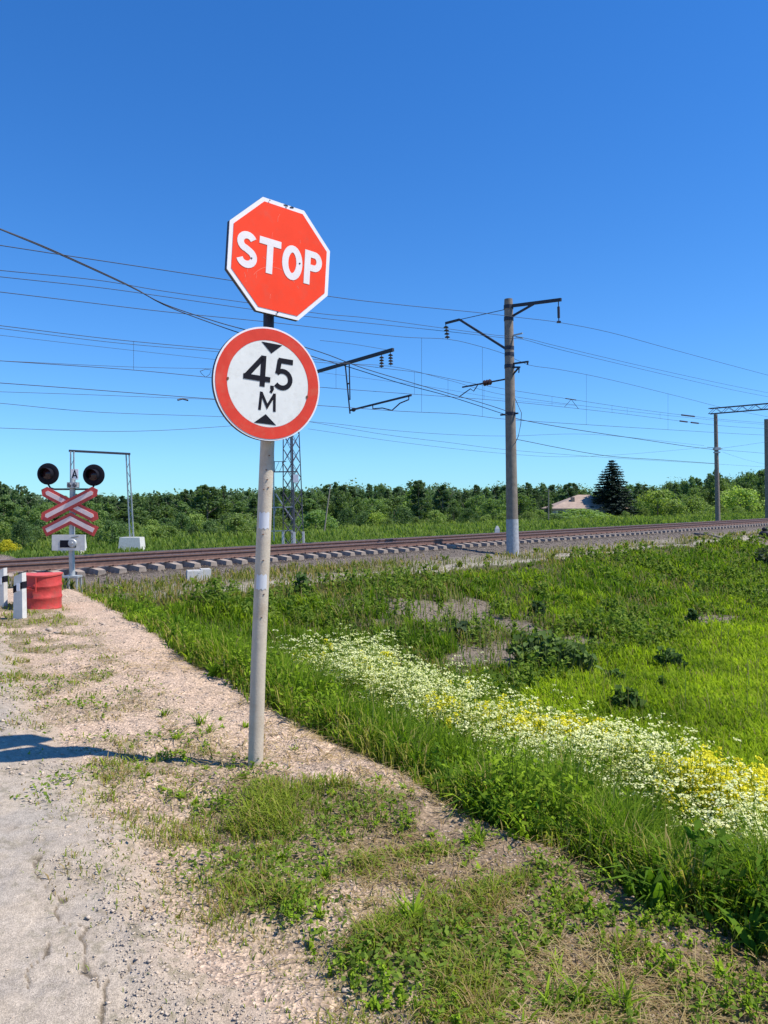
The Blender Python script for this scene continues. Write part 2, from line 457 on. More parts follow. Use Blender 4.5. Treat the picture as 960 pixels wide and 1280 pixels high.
        if smooth:
            me.polygons.foreach_set('use_smooth', np.ones(len(me.polygons), bool))
            me.set_sharp_from_angle(angle=math.radians(40))
        o = bpy.data.objects.new(name, me); COL.objects.link(o)
        if parent is not None: o.parent = parent
        elif loc is not None: o.location = loc
        return o
def arc(cx, cz, rx, rz, a0, a1, n=10):
    return [(cx + rx * math.cos(math.radians(a0 + (a1 - a0) * i / n)), cz + rz * math.sin(math.radians(a0 + (a1 - a0) * i / n))) for i in range(n + 1)]

# ------------------------------------------------------------------ the ground sheet and the road
def polar_grid(angs, rads):
    A, R = np.meshgrid(angs, rads)
    x = (R * np.sin(A)).ravel(); y = (R * np.cos(A)).ravel()
    return x, y
def grid_faces(nr, na, wrap=False):
    i = np.arange(nr - 1)[:, None]; j = np.arange(na if wrap else na - 1)[None, :]
    j2 = (j + 1) % na
    return np.stack([i * na + j, i * na + j2, (i + 1) * na + j2, (i + 1) * na + j], -1).reshape(-1, 4)
fine = np.radians(np.linspace(-36, 36, 520))
rest = np.radians(np.linspace(36, 324, 110))[1:-1]
angs = np.concatenate([fine, rest])
rads = np.concatenate([np.exp(np.linspace(math.log(0.4), math.log(1.4), 12))[:-1], np.exp(np.linspace(math.log(1.4), math.log(130), 620)), np.exp(np.linspace(math.log(140), math.log(6000), 26))])
gx, gy = polar_grid(angs, rads)
g_z = ground_z(gx, gy)
Vg = np.stack([gx, gy, g_z], 1)
Fg = grid_faces(len(rads), len(angs), True)[:, ::-1]
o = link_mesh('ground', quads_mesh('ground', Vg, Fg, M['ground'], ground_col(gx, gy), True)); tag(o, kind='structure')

CRACKS = [[(55, 1107), (63, 1127), (80, 1150), (88, 1163)], [(40, 1080), (55, 1107)], [(107, 1167), (112, 1183), (107, 1210), (120, 1230), (133, 1243), (128, 1262), (125, 1280), (128, 1310)],
          [(133, 1243), (157, 1223), (160, 1210), (172, 1200)], [(20, 1245), (30, 1228), (48, 1205), (52, 1190)], [(88, 1163), (107, 1167)]]
def crack_depth(x, y):
    m = np.zeros_like(x)
    for c in CRACKS:
        P = [np.array(at_z(u, v, 0.0)[:2]) for u, v in c]
        for a, b in zip(P[:-1], P[1:]):
            ab = b - a; L2 = (ab ** 2).sum()
            jx = x + 0.10 * (fbm(x, y, 11, 4, 91) - .5); jy = y + 0.10 * (fbm(x, y, 16, 3, 92) - .5)
            tt = np.clip(((jx - a[0]) * ab[0] + (jy - a[1]) * ab[1]) / L2, 0, 1)
            d = np.hypot(jx - a[0] - tt * ab[0], jy - a[1] - tt * ab[1])
            wd = 0.003 + 0.009 * ss(.3, .8, fbm(x, y, 12, 3, 93))
            m = np.maximum(m, 1 - ss(wd * 0.5, wd * 1.5, d))
    return m
def road_inside(x, y):
    s, t, w, q = stw(x, y)
    e = -1.55 + 0.35 * (fbm(x, y, 1.6, 4, 101) - .5) + 0.14 * (fbm(x, y, 9, 3, 102) - .5)
    return e - w
ra = np.radians(np.linspace(-75, 16, 760)); rr = np.exp(np.linspace(math.log(0.6), math.log(24), 560))
rx, ry = polar_grid(ra, rr)
ins = road_inside(rx, ry)
sR, tR, wR, qR = stw(rx, ry)
zr_ = ground_z(rx, ry)
top = 0.022 * ss(0.0, 0.22, ins) - 0.05 * (1 - ss(-0.10, 0.0, ins))
pit = ss(0.60, 0.74, fbm(rx, ry, 5.5, 4, 111)) * ss(0.05, 0.3, ins)
edgepit = ss(0.52, 0.66, fbm(rx, ry, 3.0, 4, 112)) * (1 - ss(0.25, 0.75, ins))
ck = crack_depth(rx, ry)
zr_ = zr_ + top - 0.007 * pit - 0.008 * edgepit - 0.008 * ck + 0.008 * (fbm(rx, ry, 2.2, 3, 113) - .5) + 0.003 * (fbm(rx, ry, 40, 2, 114) - .5)
n1 = fbm(rx, ry, 0.9, 4, 121); n2 = fbm(rx, ry, 5, 4, 122); n3 = fbm(rx, ry, 26, 3, 123)
rc = np.tile(np.array([0.415, 0.345, 0.268]), (len(rx), 1))
rc = lerp3(rc, (0.37, 0.32, 0.262), ss(0.40, 0.65, n1))
rc = lerp3(rc, (0.46, 0.375, 0.28), ss(0.5, 0.7, n2) * 0.6)
rc = lerp3(rc, (0.36, 0.31, 0.255), pit * 0.55)
rc = lerp3(rc, (0.46, 0.345, 0.245), (1 - ss(0.0, 0.35, ins)) * 0.7)
rc = lerp3(rc, (0.34, 0.27, 0.20), edgepit * 0.45)
rc = lerp3(rc, (0.19, 0.165, 0.10), ss(0.62, 0.72, n3) * (1 - ss(0.2, 0.9, ins)) * 0.6)
rc = lerp3(rc, (0.12, 0.095, 0.065), ck * 0.85)
keep_v = ins > -0.16
Fr = grid_faces(len(rr), len(ra))[:, ::-1]
Fr = Fr[keep_v[Fr].all(1) & (sR[Fr].max(1) < 17.8) & (wR[Fr].min(1) > -13)]
used = np.unique(Fr); remap = np.full(len(rx), -1); remap[used] = np.arange(len(used))
o = link_mesh('road', quads_mesh('road', np.stack([rx, ry, zr_], 1)[used], remap[Fr], M['road'], rc[used], True)); tag(o, kind='structure')
def surf_z(x, y):
    ins = road_inside(x, y)
    return ground_z(x, y) + np.where(ins > 0, 0.022 * ss(0.0, 0.22, ins), 0)

# ------------------------------------------------------------------ scattering
def wedge(n, r0, r1, half=34.0):
    a = np.radians(rng.uniform(-half, half, n)); r = np.exp(rng.uniform(math.log(r0), math.log(r1), n))
    return r * np.sin(a), r * np.cos(a), r
def blades(P, h, w, az, bend, col, wmid=0.75, droop=0.0):
    """one bent blade per point: 7 vertices, three faces"""
    n = len(P)
    f = np.stack([np.cos(az), np.sin(az), np.zeros(n)], 1)       # bend direction
    sd = np.stack([-np.sin(az), np.cos(az), np.zeros(n)], 1)
    up = np.array([0, 0, 1.0])
    b = bend[:, None] * h[:, None] * f; hh = h[:, None] * up
    w2 = (w / 2)[:, None] * sd
    p1 = P + 0.18 * b + 0.45 * hh
    p2 = P + 0.52 * b + (0.80 - 0.15 * droop) * hh
    p3 = P + b + (1.0 - 0.55 * droop) * hh
    V = np.stack([P - w2 * 0.7, P + w2 * 0.7, p1 - w2 * wmid / .75, p1 + w2 * wmid / .75, p2 - w2 * 0.7, p2 + w2 * 0.7, p3], 1)
    base = np.arange(n)[:, None] * 7
    loops = (base + np.array([[0, 1, 3, 2, 2, 3, 5, 4, 4, 5, 6]])).ravel()
    starts = (np.arange(n)[:, None] * 11 + np.array([[0, 4, 8]])).ravel()
    totals = np.tile([4, 4, 3], n)
    return V.reshape(-1, 3), loops, starts, totals, np.repeat(col, 7, 0)
def merge(parts):
    V = []; Lp = []; S = []; T = []; C = []; nv = 0; nl = 0
    for v, l, s, t, c in parts:
        V.append(v); Lp.append(l + nv); S.append(s + nl); T.append(t); C.append(c)
        nv += len(v); nl += len(l)
    return np.concatenate(V), np.concatenate(Lp), np.concatenate(S), np.concatenate(T), np.concatenate(C)
def stuff(name, parts, m, label=None, cat=None):
    V, Lp, S, T, C = merge(parts)
    o = link_mesh(name, np_mesh(name, V, Lp, S, T, [m], C))
    return tag(o, label, cat, kind='stuff')
def cols(n, a, b, x, jit=0.18):
    x = np.clip(x, 0, 1)[:, None]
    c = np.array(a) * (1 - x) + np.array(b) * x
    return c * (1 + rng.uniform(-jit, jit, (n, 1)))
def quadleaf(P, ax, sz, asp, col):
    """rhombic leaf / petal: P centre, ax normal, sz half length"""
    n = len(P)
    rnd = rng.normal(size=(n, 3))
    u = np.cross(ax, rnd); u /= np.linalg.norm(u, axis=1)[:, None] + 1e-9
    v = np.cross(ax, u); v /= np.linalg.norm(v, axis=1)[:, None] + 1e-9
    s = sz[:, None]; a = (sz * asp)[:, None]
    V = np.stack([P - u * s, P + v * a, P + u * s, P - v * a], 1).reshape(-1, 3)
    lo = np.arange(4 * n); st = np.arange(n) * 4; to = np.full(n, 4)
    return V, lo, st, to, np.repeat(col, 4, 0)

GREEN_D = (0.065, 0.130, 0.014); GREEN_M = (0.150, 0.260, 0.022); GREEN_L = (0.310, 0.430, 0.030); YELLOWG = (0.32, 0.37, 0.045)
STRAW = (0.42, 0.32, 0.14); DRY = (0.30, 0.20, 0.09)

# tall grass on the slope below the verge and in the ditch
x, y, r = wedge(600000, 1.9, 17, 40)
s, t, w, q = stw(x, y)
nz = fbm(x, y, 0.9, 4, 131); nf = fbm(x, y, 3.5, 3, 132)
nearw = 1 - ss(3.4, 5.2, w)
ok = (w > 0.02 + 0.20 * (nf - .3)) & (s < 13.9) & (rng.random(len(x)) < nearw * (0.55 + 0.45 * ss(0.3, 0.55, nf))) & (rng.random(len(x)) < ss(0.0, 0.35, w + 0.35 * (nz - .45))) & (rng.random(len(x)) > 0.95 * scree(x, y))
x, y, r, w, q, nz, nf = [a[ok] for a in (x, y, r, w, q, nz, nf)]
n = len(x)
h = (0.13 + 0.23 * ss(0.0, 0.7, w)) * (0.35 + 0.7 * nz + 0.75 * ss(0.32, 0.7, nf)) * rng.uniform(0.5, 1.25, n) * (1 - 0.35 * ss(7, 10, q))
wd = (0.0032 + 0.0010 * r) * rng.uniform(0.6, 1.4, n)
mix = 0.18 + 0.9 * (nf - 0.35) + rng.normal(0, 0.22, n)
c = cols(n, (0.058, 0.125, 0.012), (0.25, 0.365, 0.026), mix)
edge = (rng.random(n) < 0.55 * (1 - ss(0.0, 0.5, w)) + 0.03)
c[edge] = cols(edge.sum(), STRAW, YELLOWG, rng.random(edge.sum()))
P = np.stack([x, y, ground_z(x, y) - 0.02], 1)
tall = blades(P, h, wd, rng.uniform(0, 2 * PI, n), rng.uniform(0.1, 0.75, n), c, droop=rng.uniform(0, 0.5, (n, 1)))
# the open meadow and the railway bank
x, y, r = wedge(640000, 5.5, 62, 40)
s, t, w, q = stw(x, y)
nz = fbm(x, y, 0.45, 4, 141); nf = fbm(x, y, 2.4, 3, 142); nb = fbm(x, y, 1.1, 3, 143)
bank = ss(6.5, 9.5, s)
dens = ss(2.0, 3.5, w) * (1 - ss(13.9, 14.9, s + 0.9 * (nz - .5))) * (1 - 0.95 * scree(x, y)) * (1 - 0.8 * path_mask(x, y))
dens *= 1 - 0.62 * bank * ss(0.40, 0.58, nb)
ok = rng.random(len(x)) < dens
x, y, r, s, w, nz, nf, bank, nb = [a[ok] for a in (x, y, r, s, w, nz, nf, bank, nb)]
n = len(x)
h = (0.20 + 0.04 * bank) * (0.5 + nz) * rng.uniform(0.55, 1.3, n) * (1 + 0.8 * bank * ss(0.55, 0.75, nf)) * (1 - 0.5 * ss(12.8, 14.5, s))
wd = (0.0035 + 0.00105 * r) * rng.uniform(0.6, 1.4, n)
mix = 0.62 + 0.8 * (nf - 0.5) + rng.normal(0, 0.17, n) - bank * (0.34 + 0.32 * ss(0.4, 0.65, nz)) - 0.25 * ss(.5, .7, nb)
c = cols(n, (0.085, 0.165, 0.014), (0.41, 0.525, 0.032), mix)
dry = rng.random(n) < 0.05 + 0.38 * bank * ss(0.45, 0.65, nb)
c[dry] = cols(dry.sum(), (0.22, 0.21, 0.07), (0.30, 0.25, 0.11), rng.random(dry.sum()))
P = np.stack([x, y, ground_z(x, y) - 0.02], 1)
mead = blades(P, h, wd, rng.uniform(0, 2 * PI, n), rng.uniform(0.15, 0.9, n), c, droop=rng.uniform(0, 0.6, (n, 1)))
# thin weeds on the shoulder by the rails
x, y, r = wedge(150000, 13, 70)
s, t, w, q = stw(x, y)
nb = fbm(x, y, 0.8, 4, 151)
dens = ss(13.5, 14.2, s) * (1 - ss(16.2, 17.6, s + 1.6 * (nb - .5))) * ss(0.32, 0.58, nb) * (1 - 0.75 * path_mask(x, y)) * 0.9
dens = np.maximum(dens, ss(0.2, 0.8, w) * (1 - ss(9, 14, w)) * ss(12.5, 13.5, s) * (1 - ss(17.2, 18.0, s)) * (1 - 0.7 * path_mask(x, y)))
ok = rng.random(len(x)) < dens
x, y, r, nb = [a[ok] for a in (x, y, r, nb)]
n = len(x)
h = rng.uniform(0.06, 0.26, n) * (0.5 + nb); wd = (0.004 + 0.0009 * r) * rng.uniform(0.6, 1.3, n)
c = cols(n, (0.10, 0.15, 0.03), (0.26, 0.25, 0.06), rng.random(n) * 1.2 - .1)
dry = rng.random(n) < 0.25; c[dry] = cols(dry.sum(), DRY, STRAW, rng.random(dry.sum()))
shoulder = blades(np.stack([x, y, ground_z(x, y) - 0.02], 1), h, wd, rng.uniform(0, 2 * PI, n), rng.uniform(0.1, 0.9, n), c, droop=rng.uniform(0, 0.5, (n, 1)))
# strip of tall grass beyond the railway
x, y, r = wedge(150000, 27, 190, 36)
s, t, w, q = stw(x, y)
nb = fbm(x, y, 0.3, 4, 161)
ok = (s > 27.2) & (s < 60) & (rng.random(len(x)) < ss(27.0, 29, s))
x, y, r, s, nb = [a[ok] for a in (x, y, r, s, nb)]
n = len(x)
h = (0.18 + 0.35 * ss(28, 40, s)) * (0.5 + nb) * rng.uniform(0.5, 1.3, n); wd = 0.0016 * r * rng.uniform(0.6, 1.4, n)
c = cols(n, (0.09, 0.165, 0.03), (0.22, 0.28, 0.07), 0.5 + 1.3 * (nb - .5) + rng.normal(0, .2, n))
farg = blades(np.stack([x, y, ground_z(x, y) - 0.03], 1), h, wd, rng.uniform(0, 2 * PI, n), rng.uniform(0.1, 0.6, n), c, droop=rng.uniform(0, 0.4, (n, 1)))
x, y, r = wedge(16000, 4, 55)
s, t, w, q = stw(x, y); nb = fbm(x, y, 0.8, 3, 163)
ok = (w > 0.3) & (s < 15.5) & (rng.random(len(x)) < ss(.45, .65, nb) * (0.25 + 0.6 * ss(6, 9, s)))
x, y, r = x[ok], y[ok], r[ok]; n = len(x)
stalks = blades(np.stack([x, y, ground_z(x, y) - .02], 1), rng.uniform(.3, .7, n), (.002 + .0005 * r), rng.uniform(0, 2 * PI, n), rng.uniform(.05, .35, n), cols(n, (.24, .22, .08), (.42, .34, .17), rng.random(n)))
stuff('meadow_grass', [tall, mead, shoulder, stalks], M['grass'], 'lush green grass filling the ditch meadow and bank', 'grass')
stuff('trackside_grass', [farg], M['grass'], 'tall light green grass growing beyond the rails', 'grass')

# short grass, litter and clover of the verge
x, y, r = wedge(330000, 1.9, 16)
vc = verge_cover(x, y)
n4 = fbm(x, y, 3.2, 3, 171)
ok = rng.random(len(x)) < vc * (0.35 + 0.5 * ss(.45, .7, n4))
x, y, r, vc, n4 = [a[ok] for a in (x, y, r, vc, n4)]
n = len(x)
tuft = np.exp(-((x + 0.42) ** 2 / 0.3 + (y - 4.05) ** 2 / 0.11))
h = (0.020 + 0.050 * vc * ss(0.4, 0.65, n4) + 0.035 * tuft) * rng.uniform(0.5, 1.5, n); wd = (0.0022 + 0.0008 * r) * rng.uniform(0.6, 1.4, n)
c = cols(n, (0.15, 0.21, 0.030), (0.31, 0.36, 0.05), 0.4 + 1.4 * (n4 - .5) + rng.normal(0, .25, n))
fy = ss(3.2, 8, r)
dry = rng.random(n) < 0.34 - 0.26 * tuft; c[dry] = cols(dry.sum(), DRY, STRAW, rng.random(dry.sum()))
vergeb = blades(np.stack([x, y, surf_z(x, y) - 0.006], 1), h, wd, rng.uniform(0, 2 * PI, n), rng.uniform(0.2, 1.3, n), c, droop=rng.uniform(0, 0.8, (n, 1)))
# straw lying flat
x, y, r = wedge(60000, 1.9, 9)
s, t, w, q = stw(x, y)
nl = fbm(x, y, 2.0, 3, 181)
ok = (w > -1.5) & (w < 0.45) & (rng.random(len(x)) < ss(0.40, 0.66, nl) * 0.5 * ss(-1.6, -0.6, w))
x, y, r = x[ok], y[ok], r[ok]; n = len(x)
az = rng.uniform(0, 2 * PI, n); Ls = rng.uniform(0.04, 0.18, n)
P = np.stack([x, y, surf_z(x, y) + rng.uniform(0.003, 0.02, n)], 1)
strawb = blades(P, Ls * 0.12, (0.0018 + 0.0007 * r), az, Ls / (Ls * 0.12), cols(n, DRY, (0.52, 0.42, 0.22), rng.random(n)))
# small clover-like leaves
x, y, r = wedge(90000, 1.9, 8)
vc = verge_cover(x, y); n5 = fbm(x, y, 2.6, 3, 191)
ok = rng.random(len(x)) < vc * ss(0.45, 0.6, n5) * 0.6
x, y, r = x[ok], y[ok], r[ok]; n = len(x)
ax = rng.normal(size=(n, 3)) * 0.5 + np.array([0, 0, 1]); ax /= np.linalg.norm(ax, axis=1)[:, None]
clov = quadleaf(np.stack([x, y, surf_z(x, y) + rng.uniform(0.01, 0.05, n)], 1), ax, rng.uniform(0.006, 0.014, n) + 0.001 * r, np.full(n, 0.6), cols(n, (0.12, 0.19, 0.03), (0.24, 0.33, 0.05), rng.random(n)))
stuff('verge_grass', [vergeb, strawb, clov], M['grass'], 'short patchy grass with dry straw on the road verge', 'grass')

def stemblade(p0, p1, wd):
    d = p1 - p0; n = len(p0)
    sd = np.cross(d, np.array([0.3, 1.0, 0.1])); sd /= np.linalg.norm(sd, axis=1)[:, None]
    s2 = np.cross(d, sd); s2 /= np.linalg.norm(s2, axis=1)[:, None]
    w = wd[:, None]
    V = np.stack([p0 + sd * w, p0 - sd * w * .5 + s2 * w * .87, p0 - sd * w * .5 - s2 * w * .87, p1 + sd * w * .6, p1 - sd * w * .3 + s2 * w * .5, p1 - sd * w * .3 - s2 * w * .5], 1).reshape(-1, 3)
    base = np.arange(n)[:, None] * 6
    lo = (base + np.array([[0, 1, 4, 3, 1, 2, 5, 4, 2, 0, 3, 5]])).ravel()
    st = np.arange(3 * n) * 4; to = np.full(3 * n, 4)
    return V, lo, st, to
# broad-leaved weeds among the slope grass, on the verge and on the bank
def rosette(cx, cy, n, Lf, wl, colA, colB, lift=(0.2, 1.1), zf=surf_z):
    az = rng.uniform(0, 2 * PI, n); b = rng.uniform(0.5, 1.6, n); h = Lf * rng.uniform(0.35, 1.0, n)
    P = np.stack([cx + rng.normal(0, Lf * 0.15, n), cy + rng.normal(0, Lf * 0.15, n), np.full(n, float(zf(np.array([cx]), np.array([cy]))[0]) - 0.01)], 1)
    return blades(P, h, np.full(n, wl) * rng.uniform(0.6, 1.3, n), az, b, cols(n, colA, colB, rng.random(n)), wmid=1.5, droop=rng.uniform(0.2, 0.9, (n, 1)))
ros = []
cx, cy, r = wedge(2600, 2.0, 15)
s, t, w, q = stw(cx, cy)
for i in range(len(cx)):
    if 0.05 < w[i] < 2.6 and s[i] < 13.5 and rng.random() < 0.75:
        big = rng.random() < 0.35
        ros.append(rosette(cx[i], cy[i], rng.integers(9, 20), rng.uniform(0.14, 0.30), rng.uniform(0.012, 0.022) if big else rng.uniform(0.006, 0.011), GREEN_D, GREEN_M if big else GREEN_L))
    elif -1.3 < w[i] < -0.05 and q[i] < 4 and rng.random() < 0.45:
        ros.append(rosette(cx[i], cy[i], rng.integers(8, 18), rng.uniform(0.03, 0.07), rng.uniform(0.005, 0.010), GREEN_M, GREEN_L))
cx, cy, r = wedge(2600, 12, 55)
s, t, w, q = stw(cx, cy)
nb = fbm(cx, cy, 0.5, 3, 201)
for i in range(len(cx)):
    if 7.5 < s[i] < 14.4 and w[i] > 2.5 and rng.random() < 0.8 * ss(0.4, 0.6, nb[i]) and scree(cx[i:i + 1], cy[i:i + 1])[0] < .3:
        ros.append(rosette(cx[i], cy[i], rng.integers(12, 26), rng.uniform(0.18, 0.45), rng.uniform(0.02, 0.035) * (0.6 + r[i] / 40), GREEN_D, (0.17, 0.25, 0.05)))
    elif 14.4 < s[i] < 17.2 and rng.random() < 0.18:
        ros.append(rosette(cx[i], cy[i], rng.integers(7, 14), rng.uniform(0.15, 0.4), rng.uniform(0.03, 0.05) * (0.6 + r[i] / 40), GREEN_D, (0.2, 0.22, 0.06)))
# a few taller tufts seen on the verge and slope edge
for u, v, k, Lf in ((515, 1155, 30, 0.15), (250, 905, 14, 0.12), (205, 895, 16, 0.10), (470, 1180, 24, 0.10), (730, 1255, 22, 0.13), (690, 1268, 16, 0.12), (780, 1262, 16, 0.12),
                    (405, 1098, 20, 0.09), (600, 1050, 18, 0.10), (350, 1075, 18, 0.08), (262, 915, 12, 0.09)):
    p = on_ground(u, v)
    ros.append(rosette(p.x, p.y, k * 2, Lf * 1.0, 0.005, GREEN_D, GREEN_L))
for k in range(26):  # big dock leaves low on the slope
    u, v = rng.uniform(560, 960), 0
    qq = rng.uniform(-0.4, 4.6); ww = rng.uniform(0.12, 0.7)
    p = E0 + ED * qq + ER * ww
    ros.append(rosette(p[0], p[1], rng.integers(6, 10), rng.uniform(0.16, 0.28), rng.uniform(0.022, 0.034), (0.07, 0.15, 0.03), (0.15, 0.26, 0.06)))
def leafy(n0, r0, r1, keep, hmin, hmax, k, lmin, lmax, colA, colB, asp=.45):
    x, y, r = wedge(n0, r0, r1); s, t, w, q = stw(x, y)
    ok = keep(x, y, s, t, w, q) & (rng.random(len(x)) > .85 * scree(x, y)); x, y, r = x[ok], y[ok], r[ok]; n = len(x)
    h = rng.uniform(hmin, hmax, n); zb = ground_z(x, y)
    f = rng.random((n, k)); sp_ = rng.normal(0, 1, (n, k, 2)) * (0.18 * h)[:, None, None] * (1.15 - f)[..., None]
    ln = rng.normal(0, .12, (n, 2)) * h[:, None]
    P = np.stack([x[:, None] + sp_[..., 0] + ln[:, :1] * f, y[:, None] + sp_[..., 1] + ln[:, 1:] * f, zb[:, None] + h[:, None] * (0.12 + 0.88 * f)], -1).reshape(-1, 3)
    ax = rng.normal(0, .55, (len(P), 3)) + np.array([0.1, -0.15, .8]); ax /= np.linalg.norm(ax, axis=1)[:, None]
    tone = np.repeat(rng.random(n), k) * .6 + rng.random(n * k) * .4
    sz = rng.uniform(lmin, lmax, n * k) * np.repeat(0.7 + r * .03, k)
    ros.append(quadleaf(P, ax, sz, np.full(n * k, asp), cols(n * k, colA, colB, tone)))
    b0 = np.stack([x, y, zb - .02], 1); t0 = np.stack([x + ln[:, 0], y + ln[:, 1], zb + h * .95], 1)
    V, lo, st, to = stemblade(b0, t0, np.full(n, .0028) * (0.6 + r * .06)); ros.append((V, lo, st, to, np.repeat(cols(n, GREEN_D, GREEN_M, rng.random(n)), 6, 0)))
leafy(7000, 1.9, 14, lambda x, y, s, t, w, q: (w > .08) & (w < 1.5) & (s < 13) & (fbm(x, y, 1.5, 3, 301) > .50), .18, .50, 26, .014, .032, GREEN_D, GREEN_L)
leafy(5000, 1.9, 14, lambda x, y, s, t, w, q: (w > .15) & (w < 1.2) & (s < 13) & (fbm(x, y, 1.2, 3, 302) > .55), .20, .42, 18, .025, .05, GREEN_D, GREEN_M, .38)
leafy(14000, 11, 50, lambda x, y, s, t, w, q: (w > 2.4) & (s > 7) & (s < 14.6) & (fbm(x, y, .7, 3, 303) > .50), .18, .55, 18, .03, .06, GREEN_D, (.26, .34, .06))
leafy(3600, 1.9, 7, lambda x, y, s, t, w, q: (w > -1.3) & (w < 0) & (verge_cover(x, y) > .4) & (fbm(x, y, 1.8, 3, 304) > .5), .03, .09, 16, .007, .014, GREEN_M, GREEN_L, .6)
stuff('weeds', ros, M['weeds'], 'broad-leaved weeds mixed through the grass', 'weeds')

# ------------------------------------------------------------------ cow parsley and yellow flowers along the ditch
fl_white = []; fl_green = []; fl_yel = []
ncand = 3150
qq = -1.6 + rng.random(ncand) * 8.5
cen = 1.58 + 0.16 * np.sin(qq * 1.1)
ww = cen + rng.normal(0, 0.40, ncand) * (1 - 0.15 * ss(4, 6.4, qq))
stray = rng.random(ncand) < 0.05
ww = np.where(stray, cen + rng.normal(0.1, 0.9, ncand), ww)
fx_ = E0[0] + ED[0] * qq + ER[0] * ww; fy_ = E0[1] + ED[1] * qq + ER[1] * ww
clump = fbm(fx_, fy_, 1.7, 3, 216)
okf = (ww > 0.86 + 0.14 * ss(0.5, 5, qq)) & (ww < 3.4) & (rng.random(ncand) < 0.07 + 0.93 * ss(0.40, 0.60, clump)) & (rng.random(ncand) < 1 - 0.75 * ss(6.4, 7.0, qq + 1.2 * (clump - .5)))
qq = qq[okf]; ww = ww[okf]; nplant = len(qq)
px = E0[0] + ED[0] * qq + ER[0] * ww; py = E0[1] + ED[1] * qq + ER[1] * ww
pz = ground_z(px, py)
hp = (0.50 + 0.30 * (np.clip(ww, .7, 2.3) - 0.9)) * rng.uniform(0.70, 1.28, nplant) * (1 + 0.22 * ss(2.5, 7, qq))
hp = np.clip(hp, 0.36, 1.3)
yelpatch = 0.12 * ss(0.54, 0.72, fbm(px, py, 1.5, 2, 211))
for (u, v) in ((705, 935), (670, 930), (615, 915), (900, 1005), (940, 1025), (968, 1050), (690, 950), (925, 1035)):
    p = at_z(u, v, -0.40); yelpatch = np.maximum(yelpatch, 1.05 * np.exp(-((px - p.x) ** 2 + (py - p.y) ** 2) / 0.085))
isy = (rng.random(nplant) < 0.02 + 0.80 * np.clip(yelpatch, 0, 1))
hp = np.where(isy, hp * 0.92, hp)
kw = np.where(~isy)[0]; ky = np.where(isy)[0]
# umbels
nu = 8
for idx in (kw,):
    n = len(idx)
    base = np.stack([px[idx], py[idx], pz[idx]], 1)
    lean = rng.normal(0, 0.10, (n, 2))
    top = base + np.stack([lean[:, 0], lean[:, 1], hp[idx]], 1)
    V, lo, st, to = stemblade(base, top, np.full(n, 0.0035))
    fl_green.append((V, lo, st, to, np.repeat(cols(n, GREEN_M, GREEN_L, rng.random(n)), 6, 0)))
    fork = base + (top - base) * rng.uniform(0.5, 0.85, (nu, n))[..., None]
    off = rng.normal(0, 0.085, (nu, n, 2))
    tip = fork.copy(); tip[..., :2] += off; tip[..., 2] = base[:, 2] + hp[idx] * rng.uniform(0.70, 1.04, (nu, n)); 
    f0 = fork.reshape(-1, 3); t0 = tip.reshape(-1, 3); m_ = len(f0)
    V, lo, st, to = stemblade(f0, t0, np.full(m_, 0.002))
    fl_green.append((V, lo, st, to, np.repeat(cols(m_, GREEN_M, GREEN_L, rng.random(m_)), 6, 0)))
    k = 9
    ur = rng.uniform(0.020, 0.056, m_)
    a = rng.uniform(0, 2 * PI, (m_, k)); rad = np.sqrt(rng.random((m_, k))) * ur[:, None]
    C = np.stack([t0[:, None, 0] + rad * np.cos(a), t0[:, None, 1] + rad * np.sin(a), t0[:, None, 2] + 0.012 - rad * 0.25 + rng.normal(0, 0.004, (m_, k))], -1).reshape(-1, 3)
    ax = rng.normal(0, 0.45, (len(C), 3)) + np.array([0, 0, 1.0]); ax /= np.linalg.norm(ax, axis=1)[:, None]
    cw = cols(len(C), (0.66, 0.67, 0.27), (0.86, 0.85, 0.54), rng.random(len(C)), 0.06)
    fl_white.append(quadleaf(C, ax, rng.uniform(0.006, 0.012, len(C)), np.full(len(C), 0.85), cw))
    # ferny leaves up the stem
    k = 26
    hb = rng.uniform(0.1, 0.85, (k, n))
    Pl = (base + (top - base) * hb[..., None]).reshape(-1, 3) + rng.normal(0, 0.07, (k * n, 3)) * np.array([1, 1, 0.4])
    ax = rng.normal(0, 0.6, (len(Pl), 3)) + np.array([0, 0, .8]); ax /= np.linalg.norm(ax, axis=1)[:, None]
    fl_green.append(quadleaf(Pl, ax, rng.uniform(0.015, 0.040, len(Pl)), np.full(len(Pl), 0.35), cols(len(Pl), GREEN_D, GREEN_L, rng.random(len(Pl)))))
n = len(ky)
base = np.stack([px[ky], py[ky], pz[ky]], 1)
nb_ = 8
top = base[None] + np.concatenate([rng.normal(0, 0.07, (nb_, n, 2)), (hp[ky] * rng.uniform(0.76, 1.08, (nb_, n)))[..., None]], -1)
b0 = np.repeat(base[None], nb_, 0).reshape(-1, 3); t0 = top.reshape(-1, 3); m_ = len(b0)
V, lo, st, to = stemblade(b0, t0, np.full(m_, 0.0026))
fl_ys = [(V, lo, st, to, np.repeat(cols(m_, GREEN_M, GREEN_L, rng.random(m_)), 6, 0))]
k = 26
hh = rng.random((m_, k)) ** 1.5 * 0.085
C = np.repeat(t0[:, None], k, 1).copy(); C[..., 2] -= hh; C[..., :2] += rng.normal(0, 1, (m_, k, 2)) * (0.010 + 0.12 * hh)[..., None]
C = C.reshape(-1, 3)
ax = rng.normal(0, 0.6, (len(C), 3)) + np.array([0, -0.2, .7]); ax /= np.linalg.norm(ax, axis=1)[:, None]
fl_yel = [quadleaf(C, ax, rng.uniform(0.007, 0.0125, len(C)), np.full(len(C), 0.9), cols(len(C), (0.74, 0.64, 0.015), (0.80, 0.74, 0.08), rng.random(len(C)), 0.1))]
k = 12
